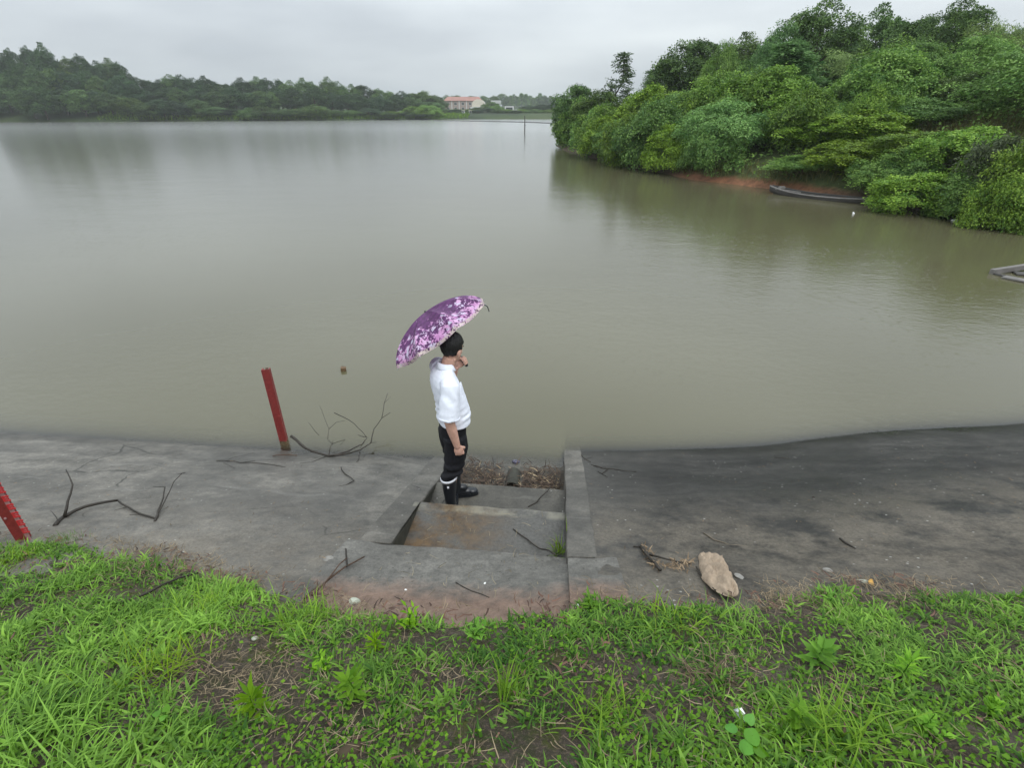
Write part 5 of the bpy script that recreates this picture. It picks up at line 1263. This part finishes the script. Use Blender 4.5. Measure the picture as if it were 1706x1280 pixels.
# rubber boots: the near one points away from the camera, the far one to the right
for sg, yw in ((-1, rad(62)), (1, rad(-14))):
    f = FT[sg]; mb = MB(); fw = V3((math.cos(yw), math.sin(yw), 0))
    mb.loft([(0, 0, .015, .050, .044), (-.004, 0, .05, .052, .045), (-.006, 0, .10, .052, .046), (-.006, 0, .17, .054, .051), (-.004, 0, .27, .063, .060), (0, 0, .392, .070, .068)], 22)
    for q, rx, ry, rz_ in ((.04, .07, .044, .046), (.10, .070, .047, .040), (.155, .055, .044, .032)): mb.ell((q, 0, rz_-.002), (rx, ry, rz_), None, 16, 10)
    mb.ell((.055, 0, .075), (.06, .038, .045), None, 14, 9)
    mb.v = [tuple(V3((a.x*fw.x-a.y*fw.y, a.x*fw.y+a.y*fw.x, a.z))+f) for a in (V3(q) for q in mb.v)]
    bo = remesh(mb, 'boot', M['rubber'], .006, 5, .5, man)
    sl = MB(); n = 24; pr = []
    for k in range(n):
        a = 2*math.pi*k/n; x = .072+.142*math.cos(a); y = (.050 if math.cos(a) > 0 else .045)*math.copysign(abs(math.sin(a))**.75, math.sin(a)); pr.append(V3((x*fw.x-y*fw.y, x*fw.y+y*fw.x, 0))+f)
    sl.add([tuple(q+V3((0, 0, -.012))) for q in pr]+[tuple(q+V3((0, 0, .016))) for q in pr], [tuple(range(n-1, -1, -1)), tuple(range(n, 2*n))]+[(k, (k+1) % n, n+(k+1) % n, n+k) for k in range(n)])
    sl.build('sole', M['rubber'], bo)
    rg = MB(); ring = []
    n = 26; tl = .014
    for q, (r0, z0) in enumerate(((.0685, .383), (.0755, .381), (.0765, .403), (.0695, .405))):
        for k in range(n): a = 2*math.pi*k/n; rg.v.append((f.x+r0*math.cos(a), f.y+r0*math.sin(a), z0-tl*math.sin(a-.9)*0+tl*math.cos(a)))
    for q in range(4):
        for k in range(n): k2 = (k+1) % n; rg.f.append((q*n+k, q*n+k2, ((q+1) % 4)*n+k2, ((q+1) % 4)*n+k))
    rg.build('boot_rim', M['bootband'] if sg < 0 else M['rubber'], bo, True)
    if sg < 0: MB().box(f+V3((-.030, -.060, .335)), (.018, .006, .022), Matrix.Rotation(-.4, 3, 'Z')).build('boot_badge', M['bootband'], bo)

# ------------------------------------------------------------------ umbrella
def umb_mat():
    m, t, o = mat_new('purple_flower_cloth'); co = objco(t)
    uvr = N(t, 'ShaderNodeAttribute', attribute_name='reach').outputs['Fac']        # 0 at the top, 1 at the rim
    wv = noise(t, co, 14, 4, .6, 'Color'); wc = N(t, 'ShaderNodeVectorMath', operation='MULTIPLY_ADD'); t.links.new(wv, wc.inputs[0]); wc.inputs[1].default_value = (.06, .06, .06); t.links.new(co, wc.inputs[2])
    pv = wc.outputs[0]
    n1 = noise(t, pv, 26, 3, .5); n2 = noise(t, pv, 70, 3, .6); n3 = noise(t, pv, 30, 2)
    c = ramp(t, n3, [(.35, (.070, .014, .080)), (.65, (.135, .034, .150))])
    cover = rng(t, uvr, .22, .80, .88, .46)
    vo = N(t, 'ShaderNodeTexVoronoi'); vo.inputs['Scale'].default_value = 26; t.links.new(pv, vo.inputs['Vector'])
    petal = math_(t, 'MULTIPLY', math_(t, 'ADD', n1, math_(t, 'MULTIPLY', math_(t, 'SUBTRACT', n2, .5), .75)), 1.0)
    m1_ = rng(t, math_(t, 'SUBTRACT', petal, math_(t, 'MULTIPLY', cover, .72)), .12, .17)
    dk = rng(t, n2, .42, .36); lowr = rng(t, uvr, .35, .7)
    c = mixc(t, math_(t, 'MULTIPLY', math_(t, 'MULTIPLY', dk, lowr), .8), c, (.045, .006, .045))
    pink = ramp(t, vo.outputs['Color'], [(.2, (.50, .22, .46)), (.5, (.66, .36, .60)), (.8, (.58, .50, .66))])
    c = mixc(t, m1_, c, pink)
    big = N(t, 'ShaderNodeTexVoronoi'); big.inputs['Scale'].default_value = 12.0; t.links.new(pv, big.inputs['Vector'])
    fl = math_(t, 'MULTIPLY', rng(t, math_(t, 'ADD', big.outputs['Distance'], math_(t, 'MULTIPLY', n2, .25)), .40, .34), rng(t, uvr, .38, .5))
    c = mixc(t, math_(t, 'MULTIPLY', fl, .9), c, ramp(t, big.outputs['Color'], [(.3, (.70, .42, .66)), (.6, (.62, .62, .78)), (.9, (.72, .40, .62))]))
    ed = math_(t, 'MULTIPLY', rng(t, uvr, .90, .94), rng(t, n2, .42, .5)); c = mixc(t, math_(t, 'MULTIPLY', ed, .9), c, (.68, .58, .52))
    p = principled(t, o, c, .5, None, spec=.35)
    tr_ = N(t, 'ShaderNodeBsdfTranslucent'); t.links.new(c, tr_.inputs[0]); ms = N(t, 'ShaderNodeMixShader'); ms.inputs[0].default_value = .18
    t.links.new(p.outputs[0], ms.inputs[1]); t.links.new(tr_.outputs[0], ms.inputs[2]); t.links.new(ms.outputs[0], o.inputs[0]); return m
M['umbrella'] = umb_mat(); M['steel'] = simple('umbrella_steel', (.35, .35, .36), .3, .1, 30, .1, .002, .5, .9); M['grip'] = simple('dark_grip', (.015, .014, .014), .4, .2, 30)
bpy.context.view_layer.update()
fist = man.matrix_world @ (WR_L+hdv*.075+hn*.022)
hub_t = .60
um = empty('umbrella', fist); um.rotation_mode = 'QUATERNION'; um.rotation_quaternion = wax.to_track_quat('Z', 'X'); tag(um, 'purple umbrella with pink flowers tilted over the man in the white shirt', 'umbrella')
RU, HU = .475, .215; zr = .30            # rim radius, dome height, rim height along the shaft
def dome(f, a):
    """f 0 top .. 1 rim, a angle inside a panel -1..1"""
    th = f*1.32; r = RU*math.sin(th)/math.sin(1.32); z = zr+HU*(math.cos(th)-math.cos(1.32))/(1-math.cos(1.32))
    sag = .034*(1-a*a)*math.sin(f*math.pi*.75)
    rr = r*(math.cos(math.pi/8)/math.cos(a*math.pi/8))**(.85)
    if f > .9: rr -= .028*(1-a*a)*(f-.9)/.1
    return rr, z-sag
na, nf = 12, 18
for k in range(8):
    V_ = []; rch = []
    for i in range(nf+1):
        f = .012+.988*i/nf
        for j in range(na+1):
            a = j/na*2-1; an = (k+.5+a*.5)*math.pi/4; r, z = dome(f, a); V_.append((r*math.cos(an), r*math.sin(an), z)); rch.append(f)
    F_ = [[i*(na+1)+j, i*(na+1)+j+1, (i+1)*(na+1)+j+1, (i+1)*(na+1)+j] for i in range(nf) for j in range(na)]
    o = link('canopy_panel', mesh_np('canopy_panel', V_, [F_], M['umbrella'], True, {'reach': ('POINT', rch)}), um)
    an = k*math.pi/4; pts = []
    for i in range(9):
        f = i/8; th = f*1.32; r = RU*math.sin(th)/math.sin(1.32)*math.cos(math.pi/8)**0; z = zr+HU*(math.cos(th)-math.cos(1.32))/(1-math.cos(1.32)); pts.append((r*math.cos(an), r*math.sin(an), z-.007))
    rb = MB().tube(pts, .0028, 6).build('rib', M['steel'], um)
    q = pts[4]; MB().tube([(0, 0, zr-.02), q], .0025, 5).build('strut', M['steel'], rb)
    MB().ell((pts[8][0]*1.005, pts[8][1]*1.005, pts[8][2]-.004), (.0035,)*3, None, 8, 6).build('rib_tip', M['steel'], rb)
MB().tube([(0, 0, -.06), (0, 0, zr+HU)], .0062, 10).build('shaft', M['steel'], um); MB().tube([(0, 0, zr+HU-.01), (0, 0, zr+HU+.005), (0, 0, zr+HU+.012)], [.012, .009, .004], 10).build('tip', M['grip'], um)
MB().tube([(0, 0, -.055), (0, 0, -.05), (0, 0, .05), (0, 0, .055)], [.010, .0145, .0135, .008], 12).build('handle', M['grip'], um, True)
MB().tube([(RU*.985, 0.0, zr-.005), (RU*1.0, .01, zr-.03), (RU*.98, .0, zr-.07)], .004, 5).build('closing_strap', M['grip'], um)

# ------------------------------------------------------------------ grass and weeds on the bank
BARE = [(400, 1135, 115, 60, .97), (345, 1180, 60, 36, .85), (770, 1132, 80, 22, .85), (640, 1180, 80, 22, .45), (1170, 1150, 80, 40, .55), (1235, 1140, 40, 50, .6), (1390, 1160, 60, 32, .65), (1020, 1085, 110, 22, .4), (1590, 1245, 90, 14, .7), (800, 1210, 190, 60, .22), (1090, 1175, 120, 50, .3), (560, 1215, 110, 26, .45), (1010, 1110, 90, 22, .4), (1330, 1005, 90, 26, .75), (1470, 1000, 80, 18, .7), (330, 945, 130, 24, .8), (500, 985, 90, 26, .85), (60, 945, 60, 18, .7), (590, 1010, 40, 18, .9), (1240, 1195, 16, 12, 1), (585, 1255, 40, 14, .7)]
def bareness(v, u, z):
    x = u*UX+v*UY; y = u*UY-v*UX; px, py = pix_np(x, y, z); b = np.zeros(len(v))
    for cx, cy, rx, ry, s in BARE: b = np.maximum(b, s*np.clip(1.6-1.0*np.hypot((px-cx)/rx, (py-cy)/ry), 0, 1))
    return b, px, py
def blades(name, v, u, z, rs, mat, Lr, Wr, spread, tufts, tint0, arch=1.0, up=.75):
    """arching blades; tufts = index of tuft for each blade"""
    n = len(v); x = u*UX+v*UY; y = u*UY-v*UX
    a = rs.rand(n)*6.283; L_ = np.asarray(Lr); w_ = np.asarray(Wr)
    el = np.clip(up+rs.randn(n)*.30, .1, 1.5); dx, dy = np.cos(a), np.sin(a)
    P = np.stack([x, y, z-.01], 1); rows_ = []; seg = 4; tw = rs.randn(n)*.4
    for s in range(seg+1):
        f = s/seg; k = (1-f**1.6)*w_ if s < seg else w_*.04
        k = k*(.55+.45*np.minimum(1, f*4)) if s < seg else k
        sx, sy = -np.sin(a+tw*f), np.cos(a+tw*f)
        rows_.append(P+np.stack([sx*k, sy*k, 0*k], 1)); rows_.append(P-np.stack([sx*k, sy*k, -k*.25], 1))
        e2 = el-arch*(f+.5/seg)**1.4*(1.0+.5*np.abs(tw)); st_ = L_/seg
        P = P+np.stack([dx*np.cos(e2)*st_, dy*np.cos(e2)*st_, np.sin(e2)*st_], 1)
    V_ = np.stack(rows_, 1).reshape(-1, 3); nvp = 2*(seg+1); b = (np.arange(n)*nvp)[:, None]
    F_ = np.concatenate([b+np.array([[2*s, 2*s+1, 2*s+3, 2*s+2]]) for s in range(seg)]); t = np.tile(np.clip(tint0, 0, 1), seg)
    return mesh_np(name, V_, [F_], mat, True, {'tint': ('FACE', t)})
grs = np.random.RandomState(12)
nt_ = 21000
tv = grs.uniform(-5.2, 5.4, nt_); tu = edge_u(tv)-grs.uniform(-.05, 1.75, nt_); keep = (np.abs(tv+.0) < 1.6+2.0*np.clip((tu-.3)/1.6, 0, 2.2)); tv = tv[keep]; tu = tu[keep]
tz = H_soil(tv, tu); br, px_, py_ = bareness(tv, tu, tz)
den = np.clip((fbm(tv*3.4, tu*3.4, 51)-.36)*5.0, .03, 1); right = np.clip((px_-950)/500, 0, 1); left = np.clip((520-px_)/250, 0, 1)
den = np.clip(den*(.9+.1*left)+.05+.05*left+.08*right, 0, 1)*(1-br)*(1-.8*np.clip((tu-edge_u(tv)+.05)/.1, 0, 1))
kp = grs.rand(len(tv)) < den*.95; tv, tu, tz, br, px_, py_, den = (q[kp] for q in (tv, tu, tz, br, px_, py_, den))
lush = np.clip(fbm(tv*1.3+4, tu*1.3, 61)*2.2-.5, 0, 1)*.6+.4*np.clip((520-px_)/250, 0, 1)
nb = (5+grs.rand(len(tv))*10*(.5+lush)).astype(int); idx = np.repeat(np.arange(len(tv)), nb); n = len(idx)
sp = .008+.026*grs.rand(n); aa = grs.rand(n)*6.283; bv = tv[idx]+np.cos(aa)*sp; bu = tu[idx]+np.sin(aa)*sp
L_ = (.040+.058*lush[idx])*(.55+.8*grs.rand(n)); w_ = (.0018+.0024*grs.rand(n))*(1+.35*lush[idx])*np.where(grs.rand(len(tv)) < .3, 1.9, 1.)[idx]
tin = .24+.42*lush[idx]+grs.randn(n)*.15+(grs.randn(len(tv))*.16)[idx]+.9*(fbm(bv*2.2+7, bu*2.2, 3)-.47)-.06
gm = blades('grass', bv, bu, H_soil(bv, bu), grs, M['grass'], L_, w_, 0, idx, tin, 1.25, .98)
tag(link('grass', gm), 'green crabgrass and tufted grass growing over the bank', 'grass', kind='stuff')
# creeping small-leaved ground cover
m_ = 95000; cv = grs.uniform(-4.8, 5.0, m_); cu_ = edge_u(cv)-grs.uniform(.02, 1.75, m_); cz_ = H_soil(cv, cu_); b2, px_, py_ = bareness(cv, cu_, cz_)
dn = np.clip(fbm(cv*2.0+9, cu_*2.0, 71)*3-.95, 0, 1)*(.35+.65*np.clip((py_-1080)/120, 0, 1))*(1-.9*b2)*np.where(px_ > 1350, 1.3, .8)
k = (grs.rand(m_) < dn) & (np.abs(cv) < 1.6+2.0*np.clip((cu_-.3)/1.6, 0, 2.2)); cv, cu_, cz_ = cv[k], cu_[k], cz_[k]; n = len(cv)
P_ = np.stack([cu_*UX+cv*UY, cu_*UY-cv*UX, cz_+.004+.03*grs.rand(n)], 1); D_ = grs.randn(n, 3)*[1, 1, .3]; Nn = grs.randn(n, 3)*.4+[0, 0, 1]
tag(link('ground_cover', leaf_mesh('ground_cover', P_, D_, Nn, .012+.014*grs.rand(n), .004+.005*grs.rand(n), M['weed'], np.clip(.35+grs.randn(n)*.2, 0, 1))), 'low creeping small leaved weeds between the grass', kind='stuff')
# straw
def straw(n, seed, dens, mat, Lr, Wr, lab, name):
    rs = np.random.RandomState(seed); v = rs.uniform(-5, 5.2, n*4); u = edge_u(v)-rs.uniform(-.12, 1.7, n*4); z = H_soil(v, u); b, px, py = bareness(v, u, z)
    z = np.maximum(z, H_near(v, u))
    k = rs.rand(len(v)) < dens(v, u, b, px, py); v, u, z = v[k][:n], u[k][:n], z[k][:n]
    return tag(strips(name, v, u, z+.004, rs, mat, Lr, Wr, .02, .22, 3, .7), lab, kind='stuff')
edge_d = lambda v, u: np.clip(1-np.abs(edge_u(v)-u-.03)/.16, 0, 1)
straw(20000, 41, lambda v, u, b, px, py: np.clip(.10+.6*b+.55*edge_d(v, u)*(np.where((px > 200) & (px < 620), 1, 0)+np.where((px > 1270) & (px < 1560), 1.0, .15)), 0, 1)*np.clip(fbm(v*2.6, u*2.6, 91)*3-.8, .05, 1), M['straw'], (.02, .08), (.0007, .0018), 'dead straw and stems lying on the bare soil and at the edge of the concrete', 'dead_grass')
straw(6000, 42, lambda v, u, b, px, py: np.clip(.05+.35*b+.8*edge_d(v, u), 0, 1)*np.clip(fbm(v*3, u*3, 92)*3-.9, 0, 1), M['litterdark'], (.015, .06), (.002, .006), 'rotting leaves and bark bits on the soil', 'leaf_mould')
# specks of litter on the aprons
rs = np.random.RandomState(55); n = 420; v = np.where(rs.rand(n) < .5, rs.uniform(-5, -1.4, n), rs.uniform(.36, 6, n)); s = 2.5*rs.rand(n)**.55; u = S_of(v)-s
tag(strips('fine_litter', v, u, H_near(v, u)+.018, rs, M['straw'], (.008, .035), (.0012, .003), .004, .1, 2, .5), 'fine bits of straw and grit scattered on the concrete', kind='stuff')
rs = np.random.RandomState(56); n = 160; v = rs.uniform(VL+.02, VR-.03, n); u = np.where(rs.rand(n) < .55, rs.uniform(2.6, 3.3, n), rs.uniform(1.95, 2.58, n))
tag(strips('step_litter', v, u, H_near(v, u)+.016, rs, M['straw'], (.015, .09), (.0008, .002), .008, .15, 3, .8), 'straw and dead stems lying on the steps', kind='stuff')

# single weeds
def weed(px, py, h, nl, lab, lw=.010, ll=.085, kind='rosette', mat='weed', cat='weed', name='weed', seed=0, lift=0.):
    rs = np.random.RandomState(seed+int(px)); p = at(px, py); u0, v0 = to_uv(p.x, p.y); z0 = max(float(H_soil(np.array([v0]), np.array([u0]))[0]), float(H_near(v0, u0)) if u0 > 2 else -9)-.01+lift
    e = tag(empty(name, (p.x, p.y, z0)), lab, cat)
    P = []; Dd = []; Nn = []
    ns = 1 if kind != 'bushy' else 5
    for q in range(ns):
        lx, ly = (rs.randn()*.25, rs.randn()*.25) if ns > 1 else (rs.randn()*.06, rs.randn()*.06)
        top = V3((lx*h, ly*h, h)); MB().tube([(0, 0, 0), tuple(top*.5+V3((rs.randn()*.008, rs.randn()*.008, 0))), tuple(top)], [.0035, .0028, .0012], 5).build('stem', M[mat], e)
        for k in range(nl//ns):
            f = .12+.88*(k+.5)/(nl//ns); a = k*2.4+rs.rand(); b = top*f; d = np.array([math.cos(a), math.sin(a), .25+1.1*f*f]); P.append(np.array(b)); Dd.append(d); Nn.append(np.array([-math.cos(a)*.5, -math.sin(a)*.5, 1]))
    P, Dd, Nn = np.array(P), np.array(Dd), np.array(Nn); m = len(P)
    lm = leaf_mesh('foliage', P, Dd, Nn, ll*(.7+.5*rs.rand(m)), lw*(.8+.4*rs.rand(m)), M[mat], np.clip(.55+rs.randn(m)*.2, 0, 1))
    link('foliage', lm, e); return e
def tuft(px, py, n, L_, w_, lab, mat='grass', spread=.05, up=1.05, arch=.9, tint=.6, name='grass_tuft', seed=1):
    rs = np.random.RandomState(seed+int(px)); p = at(px, py); u0, v0 = to_uv(p.x, p.y); v = v0+rs.randn(n)*spread; u = u0+rs.randn(n)*spread
    z = np.where(u < edge_u(v), H_soil(v, u), H_near(v, u))
    m = blades(name, v, u, z, rs, M[mat], L_*(.5+.8*rs.rand(n)), w_*(.7+.6*rs.rand(n)), 0, None, tint+rs.randn(n)*.16, arch, up)
    return tag(link(name, m), lab, 'grass')
weed(430, 1190, .13, 26, 'upright pale green narrow leaved weed below the bare soil patch at left', ll=.075)
weed(592, 1165, .13, 24, 'upright narrow leaved weed right of the bare soil patch', ll=.075); weed(542, 1125, .10, 34, 'small bushy light green weed at the right rim of the bare soil patch', ll=.035, lw=.009, kind='bushy')
weed(628, 1088, .09, 30, 'bright feathery weed alone below the left part of the landing', ll=.06, lw=.005); weed(684, 1052, .12, 36, 'dark green bushy weed at the grass edge below the landing', ll=.04, lw=.008, kind='bushy')
weed(790, 1068, .10, 34, 'light green bushy weed at the grass edge below the man', ll=.06, lw=.007, kind='bushy'); weed(1492, 1140, .10, 32, 'bright green feathery weed in the right part of the bank', ll=.07, lw=.006)
weed(1358, 1112, .11, 22, 'broad leaved light green weed in the grass right of centre', ll=.08, lw=.016); weed(968, 985, .10, 34, 'creeping weed in the crack at the landing corner', ll=.055, lw=.006, kind='bushy')
weed(985, 1018, .09, 26, 'narrow leaved weed just below the landing corner', ll=.06, lw=.006, kind='bushy'); weed(1325, 1225, .10, 26, 'leafy light green weed near the bottom right of the heart shaped leaves', ll=.06, lw=.014)
weed(445, 1045, .07, 24, 'yellowish small weed above the bare soil patch', ll=.04, lw=.008, kind='bushy'); weed(1530, 1230, .08, 40, 'low bushy weed near the bottom right corner', ll=.03, lw=.010, kind='bushy'); weed(1640, 1200, .08, 40, 'low dark bushy weed at the right edge of the bank', ll=.03, lw=.010, kind='bushy')
weed(1375, 1010, .08, 26, 'small green weed at the litter patch on the right', ll=.05, lw=.006, kind='bushy')
tuft(930, 924, 46, .17, .0032, 'bright green grass tuft growing in the corner of the upper step', spread=.022, up=1.25, arch=.7, tint=.75)
tuft(96, 908, 420, .085, .0014, 'fine feathery green grass clump at the foot of the staff gauge', spread=.06, up=1.3, arch=.5, tint=.45); tuft(20, 940, 60, .15, .003, 'tall grass tuft at the left edge below the staff gauge', spread=.05, tint=.6)
tuft(845, 1160, 40, .20, .0034, 'tall upright grass tuft in the middle of the bank', spread=.03, up=1.35, arch=.4, tint=.55); tuft(500, 1040, 130, .16, .0030, 'large arching grass tuft left of the landing', spread=.08, up=1.0, arch=1.2, tint=.5)
tuft(330, 1020, 120, .15, .0030, 'lush arching grass tuft above the left bare patch', spread=.08, up=1.0, arch=1.2, tint=.7); tuft(270, 1120, 130, .16, .0030, 'bright lush grass tuft left of the bare soil patch', spread=.07, up=1.05, arch=1.2, tint=.85)
tuft(1380, 1235, 80, .20, .0034, 'tall grass tuft at the bottom right of the bank', spread=.06, up=1.2, arch=.9, tint=.7); tuft(70, 1240, 150, .2, .0034, 'tall lush grass tuft in the bottom left corner', spread=.10, up=1.1, arch=1.0, tint=.7)
tuft(1000, 1200, 70, .17, .0030, 'upright grass tuft right of the bottom centre', spread=.06, up=1.2, arch=.7, tint=.6); tuft(1120, 1040, 120, .12, .0030, 'thick low grass tuft below the sack, left of it', spread=.09, up=1.0, arch=1.2, tint=.75); tuft(1250, 1050, 120, .12, .0030, 'thick low grass tuft below the sack, right of it', spread=.09, up=1.0, arch=1.2, tint=.75)
tuft(1190, 1140, 50, .13, .0028, 'dry reddish brown grass tuft on the dark soil', 'straw', spread=.05, up=1.0, arch=1.0, tint=.35, name='dry_grass_tuft')
# heart shaped leaves
M['heart'] = leaf_mat('heart_leaf', (.045, .17, .012), (.125, .32, .03), .3, .4, .4)
for (px, py, s, lab, nl) in ((1212, 1232, .020, 'round heart shaped leaf plant left of the silver packet', 1), (1240, 1222, .019, 'yellowish round leaf plant just below the silver packet', 1), (1248, 1268, .026, 'cluster of large heart shaped leaves at the bottom of the photo', 3), (280, 1222, .014, 'small round leaved plant left of bottom centre', 3)):
    p = at(px, py, .0); u0, v0 = to_uv(p.x, p.y); z0 = float(H_soil(np.array([v0]), np.array([u0]))[0]); e = tag(empty('heart_leaf_plant', (p.x, p.y, z0)), lab, 'plant'); r3 = random.Random(int(px))
    for k in range(nl):
        q = V3((r3.uniform(-.03, .03)*(nl > 1), r3.uniform(-.035, .035)*(nl > 1), .05+.02*r3.random())); MB().tube([(0, 0, -.01), tuple(q*.6), tuple(q)], .0016, 5).build('stem', M['weed'], e)
        n = 20; pr = []
        for i in range(n):
            a = 2*math.pi*i/n; r_ = s*(1-.28*math.exp(-((a-math.pi)/.5)**2)+.18*math.exp(-((min(a, 2*math.pi-a))/.4)**2)); pr.append((r_*math.cos(a), r_*.9*math.sin(a), .10*s*math.cos(2*a)-.12*s*abs(math.sin(a))))
        V_ = [(0, 0, .0)]+[(x*.5, y*.5, z*.35+.05*s) for x, y, z in pr]+pr; F3 = [[0, 1+i, 1+(i+1) % n] for i in range(n)]; F4 = [[1+i, 1+n+i, 1+n+(i+1) % n, 1+(i+1) % n] for i in range(n)]
        lf = link('leaf', mesh_np('leaf', V_, [F3, F4], M['heart'], True, {'tint': ('FACE', np.full(2*n, .35+.5*r3.random()+(.4 if 'yellow' in lab else 0)))}), e); lf.location = q; lf.rotation_euler = (r3.uniform(-.1, .35), r3.uniform(-.3, .3), r3.uniform(0, 6.28))

# ------------------------------------------------------------------ undergrowth on the right bank, reeds on the far shore
rs = np.random.RandomState(88); m = 150000; x = rs.uniform(4, 60, m); y = rs.uniform(9, 80, m); d = lake_d(x, y); k = (d > .1) & (d < 16) & (np.abs(x/y) < 1.15); x, y, d = x[k], y[k], d[k]
den = np.clip(fbm(x*.5, y*.5, 33)*2.5-.6, 0.05, 1)*np.clip(d/1.2, 0, 1)
k = rs.rand(len(x)) < den; x, y = x[k][:52000], y[k][:52000]; n = len(x); z = H_bank(x, y)
P_ = np.stack([x, y, z+rs.rand(n)**2*.55], 1); D_ = rs.randn(n, 3)*[1, 1, .5]; Nn = rs.randn(n, 3)*.5+[0, -.2, 1]
tag(link('undergrowth', leaf_mesh('undergrowth', P_, D_, Nn, .14+.14*rs.rand(n), .035+.035*rs.rand(n), M['shrub'], np.clip(.5+rs.randn(n)*.22, 0, 1))), 'tangled low leafy undergrowth covering the right bank', kind='stuff')
def upright(name, x, y, z, rs, mat, Lr, Wr, lab, tint=.5, arch=.5):
    u, v = to_uv(x, y); n = len(x); return tag(link(name, blades(name, v, u, z, rs, mat, rs.uniform(*Lr, n), rs.uniform(*Wr, n), 0, None, tint+rs.randn(n)*.2, arch, 1.2)), lab, kind='stuff')
x = rs.uniform(10, 40, 60000); y = rs.uniform(18, 40, 60000); d = lake_d(x, y); c1 = np.hypot((x-21.8)/4.5, (y-27.)/3.2) < 1; c2 = (d > .15) & (d < 1.6) & (y > 25) & (y < 40)
k = (c1 & (rs.rand(len(x)) < .8)) | c2; x, y = x[k], y[k]; upright('dry_grass', x, y, H_bank(x, y)-.02, rs, M['drygrass'], (.25, .7), (.008, .018), 'dry yellowish grass on the right bank and along the shore')
x = np.concatenate([rs.uniform(-150, -20, 60000)]); y = rs.uniform(195, 275, 60000); d = lake_d(x, y); k = (d > .3) & (d < 12); x, y = x[k][:22000], y[k][:22000]
upright('reeds', x, y, H_far(x, y)-.05, rs, M['grass'], (.7, 1.9), (.05, .12), 'bright green reeds and meadow grass along the far shore', .35, .4)

# ------------------------------------------------------------------ air: thin rain haze
hz = bpy.data.materials.new('haze'); hz.use_nodes = True; t = hz.node_tree; t.nodes.clear(); o_ = t.nodes.new('ShaderNodeOutputMaterial'); pv = t.nodes.new('ShaderNodeVolumePrincipled')
pv.inputs['Color'].default_value = (.93, .97, 1, 1); pv.inputs['Density'].default_value = .0003; pv.inputs['Anisotropy'].default_value = 0.0; t.links.new(pv.outputs[0], o_.inputs['Volume'])
tag(MB().box((0, 540, 14.25), (2300, 1420, 35.5)).build('haze', hz), kind='stuff')
